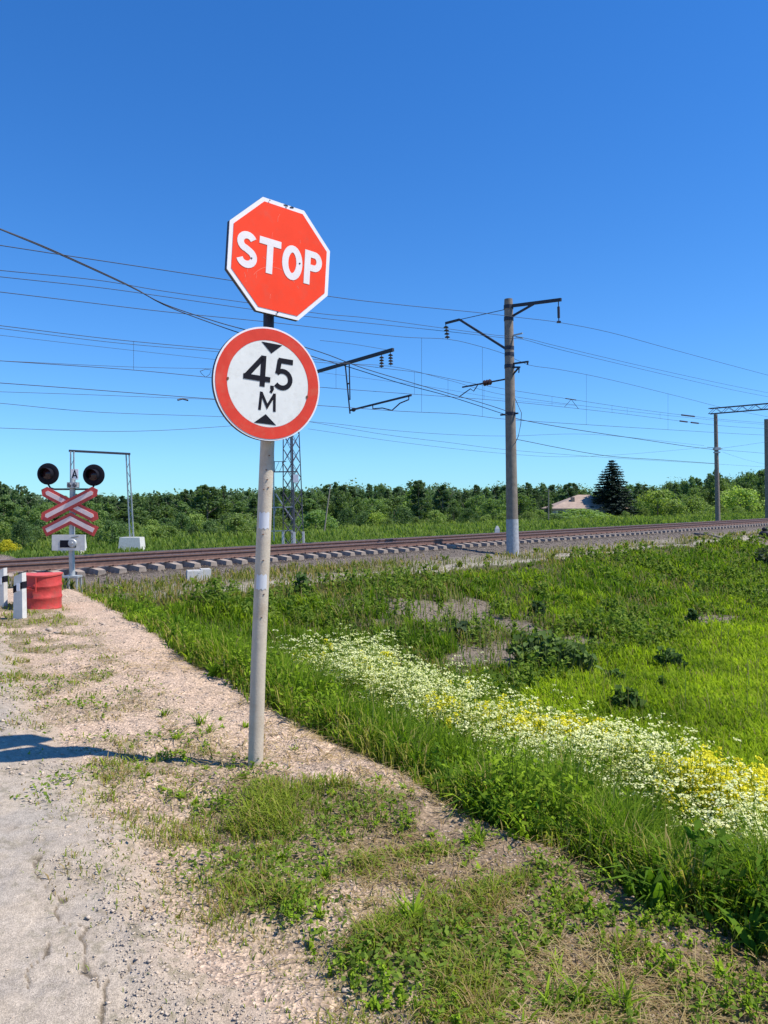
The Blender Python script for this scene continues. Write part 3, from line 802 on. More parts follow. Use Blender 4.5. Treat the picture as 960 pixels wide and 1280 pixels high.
Pl = (b0[:, None] + (t0 - b0)[:, None] * rng.uniform(0.1, 0.85, (m_, k, 1))).reshape(-1, 3) + rng.normal(0, 0.02, (m_ * k, 3))
ax = rng.normal(0, 0.7, (len(Pl), 3)) + np.array([0, 0, .6]); ax /= np.linalg.norm(ax, axis=1)[:, None]
fl_ys.append(quadleaf(Pl, ax, rng.uniform(0.015, 0.035, len(Pl)), np.full(len(Pl), 0.35), cols(len(Pl), GREEN_D, GREEN_L, rng.random(len(Pl)))))
stuff('cow_parsley', fl_white + fl_green, M['petal'], 'dense band of white flowering cow parsley along the ditch slope', 'wildflowers')
stuff('yellow_wildflowers', fl_yel + fl_ys, M['petal'], 'patches of bright yellow flowers among the white ones', 'wildflowers')

# ------------------------------------------------------------------ loose stones
def stones(x, y, rad, col, zf, sink=0.45):
    n = len(x)
    base = np.array([[1, 0, 0], [-1, 0, 0], [0, 1, 0], [0, -1, 0], [0, 0, 1], [0, 0, -1]], float)
    V = base[None] * rad[:, None, None] * rng.uniform(0.6, 1.25, (n, 6, 1)) + rng.normal(0, 0.18, (n, 6, 3)) * rad[:, None, None]
    a = rng.uniform(0, 2 * PI, n); ca, sa = np.cos(a)[:, None], np.sin(a)[:, None]
    X = V[..., 0] * ca - V[..., 1] * sa; Y = V[..., 0] * sa + V[..., 1] * ca
    Z = V[..., 2] * rng.uniform(0.3, 0.5, n)[:, None]
    z = zf(x, y) + rad * (0.5 - sink)
    V = np.stack([X + x[:, None], Y + y[:, None], Z + z[:, None]], -1).reshape(-1, 3)
    tri = np.array([[0, 2, 4], [2, 1, 4], [1, 3, 4], [3, 0, 4], [2, 0, 5], [1, 2, 5], [3, 1, 5], [0, 3, 5]])
    lo = (np.arange(n)[:, None, None] * 6 + tri[None]).ravel()
    return V, lo, np.arange(8 * n) * 3, np.full(8 * n, 3), np.repeat(col, 6, 0)
x, y, r = wedge(120000, 1.7, 15)
s, t, w, q = stw(x, y); ins = road_inside(x, y)
nn = fbm(x, y, 1.5, 3, 221)
pr = np.where(ins > 0.35, 0.02 + 0.16 * ss(0.52, 0.68, nn), np.where(w < 0.1, 0.55 * ss(0.3, 0.55, nn) + 0.1, 0))
pr = pr * (1 - 0.6 * verge_cover(x, y))
ok = rng.random(len(x)) < pr
x, y, r, ins = x[ok], y[ok], r[ok], ins[ok]; n = len(x)
cg = cols(n, (0.28, 0.22, 0.165), (0.54, 0.43, 0.33), rng.random(n), 0.15)
rd_ = ins > 0; cg[rd_] = cols(rd_.sum(), (0.36, 0.29, 0.22), (0.60, 0.48, 0.36), rng.random(rd_.sum()), 0.1)
near = stones(x, y, (0.0015 + 0.0009 * r) * rng.lognormal(0, 0.45, n), cg, surf_z)
stuff('gravel', [near], M['stone'], 'loose pinkish gravel scattered on road and verge', 'gravel')
x, y, r = wedge(200000, 13, 75, 36)
s, t, w, q = stw(x, y)
nn = fbm(x, y, 0.9, 3, 231)
bl = ss(16.4, 17.5, s + 0.9 * (nn - .5)) * (1 - ss(26.3, 27, s))
pr = np.maximum(bl, 0.8 * scree(x, y)); pr = np.maximum(pr, 0.35 * path_mask(x, y)); pr *= np.where((s > 18.7) & (s < 25.4), 0.35, 1)
ok = rng.random(len(x)) < pr
x, y, r, s = x[ok], y[ok], r[ok], s[ok]; n = len(x)
cg = cols(n, (0.10, 0.083, 0.070), (0.33, 0.265, 0.21), rng.random(n) ** 1.3, 0.15)
inb = (s > 18.6) & (s < 25.4); cg[inb] *= np.array([0.85, 0.72, 0.66])
stuff('ballast_stones', [stones(x, y, np.clip(0.0012 * r, 0.02, 0.05) * rng.uniform(0.6, 1.4, n), cg, ground_z)], M['stone'], 'crushed grey brown ballast stones beside the rails', 'gravel')

# ------------------------------------------------------------------ the railway
S1, S2 = 19.87, 24.0
def T(s, t, z):
    p = D * t + N * s
    return Vector((p[0], p[1], z + float(gz(t)) - (0.25 if s > 21.9 else 0.0)))
RT = Matrix(((D[0], N[0], 0), (D[1], N[1], 0), (0, 0, 1)))   # columns: along, across, up
SLZ = 0.045
def sleeper_mesh():
    mb = MB()
    Lh = 1.35
    # ends full height, waist lower, like a cast concrete sleeper
    sec = [(-Lh, 0.105, -0.035), (-1.0, 0.125, 0.0), (-0.55, 0.13, -0.012), (-0.25, 0.11, -0.045), (0.25, 0.11, -0.045), (0.55, 0.13, -0.012), (1.0, 0.125, 0.0), (Lh, 0.105, -0.035)]
    vs = []; fs = []
    for a, hw, zt in sec:
        vs += [(-hw - 0.02, a, -0.20), (hw + 0.02, a, -0.20), (hw - 0.015, a, zt), (-hw + 0.015, a, zt)]
    for i in range(len(sec) - 1):
        for k in range(4):
            fs.append((4 * i + k, 4 * i + (k + 1) % 4, 4 * i + 4 + (k + 1) % 4, 4 * i + 4 + k))
    fs += [(0, 1, 2, 3), (31, 30, 29, 28)]
    mb.add(vs, fs)
    o = mb.build('sleeper', M['sleeper'])
    me = o.data; bpy.data.objects.remove(o)
    return me
SLM = sleeper_mesh()
def track(S, t0, t1, tp, label):
    base = T(S, t0, 0)
    root = thing('railway_track', label, 'railway track', base)
    step = 0.545
    ts = np.arange(t0, t1, step)
    first = np.where(ts > tp)[0][:100]
    slope = math.atan(0.0075)
    Rm = RT @ Matrix.Rotation(-slope, 3, 'Y')
    rest_mb = MB()
    for i, tt in enumerate(ts):
        p = T(S, tt, SLZ + random.uniform(-.008, .008)) - base
        if i in first:
            o = bpy.data.objects.new('sleeper', SLM); COL.objects.link(o); o.parent = root
            o.location = p; o.rotation_euler = (Rm @ Matrix.Rotation(random.uniform(-.02, .02), 3, 'Z')).to_euler()
        else:
            vs = [tuple(base + p + Rm @ v.co) for v in SLM.vertices]
            rest_mb.add(vs, [tuple(f.vertices) for f in SLM.polygons])
    rs = rest_mb.build('sleepers', M['sleeper'], root); rs['kind'] = 'stuff'
    prof = [(-.075, 0), (.075, 0), (.075, .012), (.012, .03), (.010, .13), (.036, .145), (.036, .18), (-.036, .18), (-.036, .145), (-.010, .13), (-.012, .03), (-.075, .012)]
    tt = np.concatenate([np.arange(t0, 80, 4), np.arange(80, t1 + 1, 10)])
    for off in (-0.797, 0.797):
        mb = MB(); vs = []; fs = []; n = len(prof)
        for a in tt:
            vs += [tuple(T(S + off + px_, a, SLZ + 0.02 + pz_)) for px_, pz_ in prof]
        for i in range(len(tt) - 1):
            for k in range(n): fs.append((i * n + k, i * n + (k + 1) % n, (i + 1) * n + (k + 1) % n, (i + 1) * n + k))
        mb.add(vs, fs)
        ro = mb.build('rail', M['rail'], root)
        tm = MB(); vs = []; fs = []
        for a in tt: vs += [tuple(T(S + off - .030, a, SLZ + .2015)), tuple(T(S + off + .030, a, SLZ + .2015)), tuple(T(S + off + .030, a, SLZ + .2035)), tuple(T(S + off - .030, a, SLZ + .2035))]
        for i in range(len(tt) - 1):
            for k in range(4): fs.append((4 * i + k, 4 * i + (k + 1) % 4, 4 * i + 4 + (k + 1) % 4, 4 * i + 4 + k))
        tm.add(vs, fs); tm.build('running_surface', M['railtop'], ro)
        # rail pads and clips
    fz = MB()
    for a in ts[:190]:
        for off in (-0.797, 0.797):
            for sd in (-0.11, 0.11):
                fz.box(T(S + off + sd, a, SLZ + 0.02), (0.10, 0.07, 0.05), RT)
    f_ = fz.build('fastenings', M['rail'], root); f_['kind'] = 'stuff'
    return root
track(S1, -4.0, 240, 8.2, 'nearer railway track with pale concrete sleeper ends showing along the ballast')
track(S2, -4.0, 240, 10.0, 'farther railway track running behind the nearer one')
# concrete deck of the level crossing
deck = MB()
for S in (S1, S2):
    for (a, b) in ((-1.75, -0.90), (-0.68, 0.68), (0.90, 1.75)):
        for k in range(5):
            c = (a + b) / 2
            deck.box(T(S + c, 6.3 - 1.52 * k - 0.75, SLZ + 0.10), (1.49, b - a, 0.19), RT)
tag(deck.build('crossing_deck', M['concrete_pale'], loc=(0, 0, 0)), kind='structure')

# ------------------------------------------------------------------ the sign post
def Rsign(yaw, pit, rol):
    return (Matrix.Rotation(math.radians(yaw), 4, 'Z') @ Matrix.Rotation(math.radians(pit), 4, 'X') @ Matrix.Rotation(math.radians(rol), 4, 'Y'))
pb = at_z(317.5, 957, gzs(-0.80, 4.78)); pb = Vector((pb.x, pb.y, gzs(pb.x, pb.y) - 0.02))
root = thing('road_sign', 'grey sign post carrying a red octagonal STOP plate above a round height limit plate', 'road sign', pb)
cS = Vector((-0.634, 4.712, 1.519 + H)) * 1.006 - Vector((0, 0, H * .006)); cR = Vector(at_y(335.5, 480, 4.66))
XS = Matrix.Translation(cS) @ Rsign(36.3, -0.4, 3.75)
XR = Matrix.Translation(cR) @ Rsign(31, 0, 3.6) @ Matrix.Scale(0.985, 4)
p_mid = Vector(at_y(334.5, 548, 4.80)); p_top = Vector(at_y(337, 262, 4.86))
mb = MB(); mb.tube([pb - Vector((0, 0, .3)), pb + (p_mid - pb) * 0.3, pb + (p_mid - pb) * 0.65, p_mid, p_mid + (p_mid - pb) * 0.06], [0.0465, 0.0465, 0.0455, 0.0445, 0.0445], 20)
post = mb.build('post', M['post'], root, smooth=True)
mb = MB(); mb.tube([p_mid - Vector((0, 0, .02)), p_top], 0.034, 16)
up_ = mb.build('upper_tube', M['steel_dark'], root, smooth=True)  # narrower and much darker in colour than the lower post
ax = (p_mid - pb).normalized()
def on_post(v): 
    f = (957 - v) / (957 - 548.0); return pb + (p_mid - pb) * f
for v, hh, w0 in ((651, 0.10, 0.0468), (727, 0.09, 0.0474)):
    c = on_post(v); mb = MB()
    vs = []; fs = []
    K = 8
    for k in range(K + 1):
        a = math.radians(-125 + 85 * k / K)
        for zz in (-hh / 2, hh / 2):
            vs.append(c + Vector((math.cos(a) * w0, math.sin(a) * w0, 0)) + ax * (zz + 0.006 * math.sin(k * 2.1)))
    for k in range(K): fs.append((2 * k, 2 * k + 2, 2 * k + 3, 2 * k + 1))
    mb.add(vs, fs); mb.build('tape_patch', M['tape'], post, root=root)
mb = MB()
for v, a in ((588, -80), (600, -70), (610, -60), (570, -62), (668, -85), (700, -75), (770, -70), (612, -95), (742, -60)):
    c = on_post(v) + Vector((math.cos(math.radians(a)), math.sin(math.radians(a)), 0)) * 0.0458
    mb.lathe(c, [(0.001, -0.003), (0.006, -0.001), (0.006, 0.001), (0.001, 0.003)], 8)
mb.build('bolt_head', M['rust'], post, root=root)
# octagonal STOP plate
r8 = 0.35 / math.cos(PI / 8)
def octo(r): return [(r * math.cos(PI / 8 + k * PI / 4), r * math.sin(PI / 8 + k * PI / 4)) for k in range(8)]
mb = MB(); mb.X = XS; mb.plate(octo(r8), -0.002, 0.004)
rim_pts = octo(r8)
stop = mb.build('stop_plate', M['sign_white'], root); tag(stop, 'red octagon with white rim reading STOP')
mb = MB(); mb.X = XS; mb.ringplate(octo(r8 + 0.001), octo(r8 - 0.006), 0.004, 0.030); mb.build('folded_rim', M['steel_dark'], stop, root=root)
mb = MB(); mb.X = XS; mb.plate(octo(r8 - 0.0275), -0.0045, -0.0025); mb.build('red_field', M['sign_red'], stop, root=root)
y0, y1 = -0.0065, -0.0047
mb = MB(); mb.X = XS; wd = 0.043
def sh(pts, dx): return [(p[0] + dx, p[1]) for p in pts]
S_ = arc(0, 0.047, 0.044, 0.041, 25, 262, 14) + arc(0.001, -0.046, 0.047, 0.043, 80, -165, 14)[1:]
mb.stroke(sh(S_, -0.232), wd, y0, y1)
mb.stroke([(-0.152, 0.085), (-0.004, 0.085)], wd, y0, y1); mb.stroke([(-0.078, 0.064), (-0.078, -0.108)], wd, y0, y1)
mb.stroke(arc(0.079, -0.001, 0.050, 0.087, 0, 345, 26)[:-1] + arc(0.079, -0.001, 0.050, 0.087, 345, 352, 1), wd, y0, y1, closed=True)
mb.stroke([(0.187, 0.108), (0.187, -0.108)], wd, y0, y1)
mb.stroke([(0.208, 0.087), (0.235, 0.087)] + arc(0.236, 0.044, 0.036, 0.043, 90, -90, 12) + [(0.208, 0.001)], wd * 0.95, y0, y1)
mb.build('lettering', M['letter_white'], stop, root=root)
mb = MB(); mb.X = XS
for (x_, z_, r_) in ((-0.199, -0.045, .0055), (0.131, 0.007, .0055), (-0.005, -0.333, .006), (0.02, 0.341, .006), (-0.10, 0.340, .004)):
    mb.plate([(x_ + r_ * math.cos(a) * (1 + .3 * math.sin(3 * a)), z_ + r_ * math.sin(a)) for a in [k * PI / 5 for k in range(10)]], -0.0085, -0.0068)
for k in range(11):   # chipped paint along the upper edge
    x_ = -0.02 + 0.145 * random.random(); z_ = 0.3475 - 0.006 * random.random(); r_ = random.uniform(.002, .006)
    mb.plate([(x_ + 1.6 * r_ * math.cos(a), z_ + r_ * math.sin(a) * random.uniform(.5, 1)) for a in [j * PI / 4 for j in range(8)]], -0.0045, -0.0022)
mb.build('chips', M['steel_dark'], stop, root=root)
mb = MB(); mb.X = XS
mb.stroke(arc(-0.03, -0.22, 0.17, 0.16, 150, 75, 14), .0022, -0.0052, -0.0046)
for k in range(16):
    x_ = random.uniform(-.24, .24); z_ = random.uniform(-.27, .28); a_ = random.uniform(0, 6.3); l_ = random.uniform(.01, .06)
    mb.stroke([(x_, z_), (x_ + l_ * .5 * math.cos(a_), z_ + l_ * .5 * math.sin(a_)), (x_ + l_ * math.cos(a_ + .2), z_ + l_ * math.sin(a_ + .2))], random.uniform(.0012, .0025), -0.0052 - k * .00001, -0.0046)
mb.build('scratches', M['scratch'], stop, root=root)
mb = MB(); mb.X = XS
for x0_, x1_ in ((-0.06, 0.10),):
    for zz in (0.2, -0.2): mb.box((0.02, 0.045, zz), (0.16, 0.03, 0.035))
mb.build('clamp', M['steel_dark'], stop, root=root)
# round height limit plate
def circ(r, n=72): return [(r * math.cos(2 * PI * k / n), r * math.sin(2 * PI * k / n)) for k in range(n)]
mb = MB(); mb.X = XR; mb.plate(circ(0.35), -0.002, 0.004); rp = mb.build('height_limit_plate', M['sign_white'], root); tag(rp, 'round white plate with red ring reading 4,5 M')
mb = MB(); mb.X = XR; mb.ringplate(circ(0.351), circ(0.344), 0.004, 0.030); mb.build('folded_rim', M['steel_dark'], rp, root=root)
mb = MB(); mb.X = XR; mb.ringplate(circ(0.339), circ(0.268), -0.0050, -0.0025); mb.build('red_ring', M['ring_red'], rp, root=root)
mb = MB(); mb.X = XR; mb.plate(circ(0.266), -0.0040, -0.0025); mb.build('white_field', M['face_white'], rp, root=root)
y0, y1 = -0.0062, -0.0042; mb = MB(); mb.X = XR
ox = -0.030
mb.stroke([(ox + -0.060 + 0.048, -0.022), (ox - 0.012, 0.168)], 0.033, y0, y1)
mb.stroke([(ox - 0.020, 0.152), (ox - 0.118, 0.030)], 0.031, y0, y1)
mb.stroke([(ox - 0.136, 0.026), (ox + 0.038, 0.026)], 0.032, y0 - .0006, y1)
mb.stroke([(ox + 0.183, 0.156), (ox + 0.086, 0.156)], 0.032, y0, y1)
mb.stroke([(ox + 0.094, 0.160), (ox + 0.084, 0.072)], 0.028, y0 - .0006, y1)
mb.stroke([(ox + 0.080, 0.072)] + arc(ox + 0.118, 0.040, 0.054, 0.052, 125, -140, 18) , 0.030, y0, y1)
mb.stroke([(ox + 0.054, -0.012), (ox + 0.057, -0.028), (ox + 0.046, -0.052)], 0.018, y0, y1)
mb.plate([(ox + .042, -.008), (ox + .042, -.028), (ox + .064, -.028), (ox + .064, -.008)], y0 - .0003, y1)
ox = -0.014
mb.stroke([(ox - 0.036, -0.166), (ox - 0.030, -0.054)], 0.017, y0, y1); mb.stroke([(ox + 0.062, -0.166), (ox + 0.056, -0.054)], 0.017, y0, y1)
mb.stroke([(ox - 0.030, -0.060), (ox + 0.013, -0.140), (ox + 0.056, -0.060)], 0.017, y0 - .0005, y1)
mb.build('lettering', M['black'], rp, root=root)
for pts in ([(ox - 0.060 + .012, 0.252), (ox + 0.020, 0.190), (ox + 0.088, 0.252)], [(ox - 0.066, -0.248), (ox + 0.078, -0.248), (ox + 0.006, -0.188)]):
    mb = MB(); mb.X = XR; mb.plate(pts, y0, y1); mb.build('arrow', M['black'], rp, root=root)
mb = MB(); mb.X = XR
for x_, z_ in ((-0.262, -0.005), (0.262, -0.045)):
    mb.plate([(x_ + .007 * math.cos(a), z_ + .010 * math.sin(a)) for a in [k * PI / 4 for k in range(8)]], -0.0075, -0.0052)
mb.build('bolt_head', M['rust'], rp, root=root)
mb = MB(); mb.X = XR
for zz in (0.18, -0.18): mb.box((0.0, 0.032, zz), (0.15, 0.03, 0.035))
mb.build('clamp', M['steel_dark'], rp, root=root)

# ------------------------------------------------------------------ roadside posts, barrel, signal
def bollard(u, v, hgt, yaw, label):
    b = at_z(u, v, 0); b = Vector((b.x, b.y, gzs(b.x, b.y)))
    root = thing('signal_post', label, 'roadside post', b, 'white roadside posts')
    X = Matrix.Translation(b) @ Matrix.Rotation(math.radians(yaw), 4, 'Z')
    mb = MB(); mb.X = X
    w0, w1 = 0.075, 0.062; d0, d1 = .055, .05
    vs = [(-w0, -d0, -.2), (w0, -d0, -.2), (w0, d0, -.2), (-w0, d0, -.2), (-w1, -d1, hgt - .055), (w1, -d1, hgt), (w1, d1, hgt), (-w1, d1, hgt - .055)]
    mb.add(vs, [(3, 2, 1, 0), (4, 5, 6, 7), (0, 1, 5, 4), (1, 2, 6, 5), (2, 3, 7, 6), (3, 0, 4, 7)])
    o = mb.build('post_body', M['white_paint'], root)
    mb = MB(); mb.X = X
    z0, z1 = hgt - 0.25, hgt - 0.155
    e = 0.003
    a = w1 + .006 + e; bb = d1 + .003 + e
    vs = [(-a, -bb, z0 - .04), (a, -bb, z0 + .03), (a, bb, z0 + .03), (-a, bb, z0 - .04), (-a, -bb, z1 - .04), (a, -bb, z1 + .03), (a, bb, z1 + .03), (-a, bb, z1 - .04)]
    mb.add(vs, [(0, 1, 5, 4), (1, 2, 6, 5), (2, 3, 7, 6), (3, 0, 4, 7)])
    mb.build('black_band', M['black'], root)
    mb = MB(); mb.X = X; mb.box((0.012, -bb - .004, (z0 + z1) / 2), (0.052, 0.006, 0.11)); mb.build('reflector', M['sign_white'], root)
bollard(25, 774, 0.66, -8, 'white concrete roadside post with black band just left of the red barrel')
bollard(2, 760, 0.62, -5, 'white concrete roadside post cut off by the left edge of the photo')

bb = at_z(53, 760, 0.0); bb = Vector((bb.x, bb.y, gzs(bb.x, bb.y)))
root = thing('metal_barrel', 'dented red painted steel barrel standing beside the white roadside posts', 'barrel', bb)
mb = MB(); prof = []
for z_, r_ in ((-.05, .285), (.0, .285), (.02, .292), (.04, .284), (.16, .284), (.18, .294), (.20, .295), (.22, .284), (.345, .283), (.362, .294), (.38, .294), (.40, .282), (.50, .284), (.535, .286)):
    prof.append((r_, z_))
mb.lathe(bb, prof, 40)
def dent(mb):
    for i, v in enumerate(mb.v):
        d = Vector(v) - bb; a = math.atan2(d.y, d.x); k = 1 - 0.06 * math.exp(-((a + 1.3) / .35) ** 2 - ((d.z - .33) / .12) ** 2) + .015 * math.sin(5 * a) * d.z - .05 * math.exp(-((a + 2.2) / .25) ** 2 - ((d.z - .1) / .1) ** 2)
        mb.v[i] = (bb.x + d.x * k, bb.y + d.y * k, v[2] + .02 * d.z * math.sin(a * 2 + 1))
dent(mb); mb.build('barrel_body', M['barrel'], root, smooth=True)
mb = MB(); mb.lathe(bb, [(.27, .525), (.298, .53), (.300, .552), (.27, .556)], 40); dent(mb); mb.build('barrel_rim', M['barrel_in'], root, smooth=True)
mb = MB(); mb.box(bb + Vector((.03, -.298, .40)), (.012, .02, .22)); mb.box(bb + Vector((-.10, -.285, .345)), (.20, .03, .014), Matrix.Rotation(.12, 3, 'Y'))
mb.build('strap', M['cross_red'], root)

# level crossing signal with double saltire
sb = at_z(90.5, 737, -0.03); zg = gzs(sb.x, sb.y); sb = Vector((sb.x, sb.y, zg)); SY = sb.y
def sp(u, v, dy=0.0): 
    p = at_y(u, v, SY); return Vector((p.x, SY + dy, p.z))
root = thing('crossing_signal', 'railway crossing signal with two black lamps above a red and white double saltire', 'crossing signal', sb)
mb = MB(); mb.tube([sp(90.5, 720), sp(89.5, 690), sp(91, 598)], 0.055, 14); mb.build('mast', M['galv'], root, smooth=True)
mb = MB(); mb.box(sp(90.5, 720.5), (.30, .26, .035))
mb.build('base_plate', M['galv'], root)
for dx, dy in ((-.12, -.1), (.12, -.1), (-.02, -.12), (.12, .1), (-.12, .1)):
    mb = MB(); p = sp(90.5, 720.5); mb.bar(p + Vector((dx, dy, 0)), Vector((p.x + dx * 1.15, p.y + dy, zg - .15)), 0.035); mb.build('leg', M['galv'], root)
pxm = SY / 960.0
def crossbar(a, b, fr, w_red, w_white, yb):
    out = []
    for k, (wd_, dy) in enumerate(((w_red, yb), (w_white, yb - .012))):
        A = Vector((sp(*a).x, sp(*a).z)); B = Vector((sp(*b).x, sp(*b).z)); d = (B - A).normalized(); nrm = Vector((-d.y, d.x)); hw = wd_ / 2
        ext = 0.02 if k == 0 else -0.035
        A2 = A - d * ext; B2 = B + d * ext; tp = hw * .75
        pts = [A2 - d * tp, A2 + nrm * -hw, B2 - nrm * hw, B2 + d * tp, B2 + nrm * hw, A2 + nrm * hw]
        m_ = MB(); m_.plate([(p.x, p.y) for p in pts], SY + dy - .006, SY + dy + .005); out.append(m_)
    return out
redm = MB(); whm = MB()
for a, b, yb in (((59.5, 615), (119.5, 646), -0.085), ((119.5, 615), (59.5, 646), -0.11)):
    r_, w_ = crossbar(a, b, 0, 0.205, 0.085, yb); redm.add(r_.v, r_.f); whm.add(w_.v, w_.f)
rc_ = redm.build('saltire', M['cross_red'], root); whm.build('white_stripe', M['cross_white'], rc_, root=root)
redm = MB(); whm = MB()
for wd_, dy, mm, ins_ in ((0.205, -.07, redm, 0), (0.085, -.084, whm, .03)):
    a, b, c = sp(59.7, 663.5), sp(90, 648), sp(119.5, 663.5)
    P_ = [(a.x - .04 + ins_ * 1.6, a.z - .02 + ins_ * .9), (b.x, b.z), (c.x + .04 - ins_ * 1.6, c.z - .02 + ins_ * .9)]
    mm.stroke(P_, wd_, SY + dy - .006, SY + dy + .005)
rc_ = redm.build('lower_chevron', M['cross_red'], root); whm.build('white_stripe', M['cross_white'], rc_, root=root)
mb = MB(); mb.tube([sp(60, 605), sp(63, 610), sp(68, 611.5), sp(112, 611.5), sp(116, 609.5), sp(118.5, 605)], 0.018, 8); mb.build('lamp_bracket', M['steel_dark'], root, smooth=True)
for u, v in ((61, 592.5), (118, 594)):
    c = sp(u, v, -.03); Rf = Matrix.Rotation(PI / 2, 3, 'X')    # local z -> -y
    mb = MB(); mb.lathe(c, [(.06, -.14), (.11, -.10), (.12, -.02), (.213, -.01), (.215, .008), (.205, .014), (.13, .016)], 36, Rf)
    sg = mb.build('lamp_shield', M['black'], root, smooth=True)
    mb = MB(); mb.lathe(c, [(.105, .018), (.105, .03), (.07, .05), (.01, .058)], 28, Rf); mb.build('lens', M['lens'], sg, root=root, smooth=True)
    mb = MB(); vs = []; fs = []; K = 18
    for k in range(K + 1):
        a = math.radians(-35 + 250 * k / K)
        for rr_, dd in ((.118, -.016), (.118, -.23 + .06 * abs(math.sin((a - PI / 2) / 2)) * 2), (.112, -.23 + .06 * abs(math.sin((a - PI / 2) / 2)) * 2), (.112, -.016)):
            vs.append(c + Vector((rr_ * math.cos(a), dd, rr_ * math.sin(a))))
    for k in range(K):
        for j in range(4): fs.append((4 * k + j, 4 * k + (j + 1) % 4, 4 * k + 4 + (j + 1) % 4, 4 * k + 4 + j))
    mb.add(vs, fs); mb.build('visor', M['black'], sg, root=root, smooth=True)
mb = MB(); mb.box(sp(93, 606.5, -.06), (.20, .12, .11)); bx_ = mb.build('junction_box', M['galv'], root)
mb = MB()
for du in (-3.2, 3.2): mb.lathe(sp(93 + du, 606.5, -.125), [(.04, -.01), (.042, .0), (.03, .012), (.01, .014)], 16, Matrix.Rotation(PI / 2, 3, 'X'))
mb.build('small_lens', M['steel_back'], bx_, root=root)
mb = MB(); c = sp(94.2, 593, -.03); mb.box(c, (.145, .006, .21)); ap = mb.build('letter_plate', M['sign_white'], root)
mb = MB(); q0 = c.y - .006
mb.stroke([(c.x - .045, c.z - .07), (c.x, c.z + .075), (c.x + .045, c.z - .07)], .026, q0 - .001, q0 + .002); mb.stroke([(c.x - .03, c.z - .028), (c.x + .03, c.z - .028)], .022, q0 - .0015, q0 + .002)
mb.build('lettering', M['black'], ap, root=root)
mb = MB(); c = sp(88.5, 678, -.09); mb.box(c, (41 * pxm, .06, 19.5 * pxm)); bp_ = mb.build('bell_box', M['white_paint'], root)
mb = MB(); c2 = sp(88.2, 679.5, -.123); mb.box(c2, (20 * pxm, .008, 9 * pxm)); mb.build('speaker_slot', M['black'], bp_, root=root)
mb = MB(); mb.lathe(sp(94, 678.5, -.13), [(.085, -.01), (.085, .015), (.07, .03), (.028, .032), (.022, .05), (.005, .052)], 24, Matrix.Rotation(PI / 2, 3, 'X')); mb.build('bell', M['galv'], bp_, root=root, smooth=True)
mb = MB(); a = sp(92, 672, -.13); mb.bar(a, sp(101, 670.5, -.13), .012); mb.build('clapper', M['steel_dark'], bp_, root=root)

# height gate beyond the crossing
gl = at_y(90.5, 692, 35.0); gr = at_y(165, 688, 36.6); gl.z = gzs(gl.x, gl.y); gr.z = gzs(gr.x, gr.y)
root = thing('height_gate', 'thin grey portal frame of the height gate standing on white concrete blocks', 'height gate', gl)
tl = at_y(90.3, 564, 35.0); tr = at_y(159.5, 568, 36.6)
for b, tp in ((gl, tl), (gr, tr)):
    mb = MB(); d = (tp - b)
    for dx in (-.09, .09): mb.bar(b + Vector((dx, 0, .4)), tp + Vector((dx * .8, 0, 0)), 0.05)
    for k in range(9):
        a = b + d * (0.12 + .09 * k); c = b + d * (.12 + .09 * (k + 1)); s_ = 1 if k % 2 else -1
        mb.bar(a + Vector((.09 * s_, 0, 0)), c + Vector((-.09 * s_, 0, 0)), 0.02)
    mb.build('post', M['galv'], root)
mb = MB(); mb.bar(tl + Vector((-.15, 0, .02)), tr + Vector((.12, 0, .02)), .09, .10); mb.build('beam', M['steel_dark'], root)
for b in (gl, gr):
    mb = MB(); q_ = b
    hx, hy, hz = .56, .4, .68
    vs = [(q_.x - hx, q_.y - hy, q_.z - .2), (q_.x + hx, q_.y - hy, q_.z - .2), (q_.x + hx, q_.y + hy, q_.z - .2), (q_.x - hx, q_.y + hy, q_.z - .2),
          (q_.x - hx * .85, q_.y - hy * .9, q_.z + hz), (q_.x + hx * .85, q_.y - hy * .9, q_.z + hz), (q_.x + hx * .85, q_.y + hy * .9, q_.z + hz), (q_.x - hx * .85, q_.y + hy * .9, q_.z + hz)]
    mb.add(vs, [(3, 2, 1, 0), (4, 5, 6, 7), (0, 1, 5, 4), (1, 2, 6, 5), (2, 3, 7, 6), (3, 0, 4, 7)]); mb.build('foot_block', M['white_paint'], root)

# two concrete blocks by the sleepers
for u, v, w_, h_, lab in ((243, 724.5, .40, .27, 'squat concrete block lying beside the sleeper ends, darker left one of two'), (256.5, 724, .26, .30, 'small upright concrete block lying beside the sleeper ends, paler right one of two')):
    b = on_ground(u, v + 1); mb = MB(); Rz = Matrix.Rotation(math.radians(22), 3, 'Z')
    mb.box(b + Vector((0, 0, h_ / 2 - .03)), (w_, .30, h_), Rz); mb.box(b + Vector((0, .0, h_ - .02)), (w_ * .92, .27, .025), Rz)
    o = mb.build('concrete_block', M['concrete_pale'], loc=b); tag(o, lab, 'concrete block', 'concrete blocks beside the sleepers')

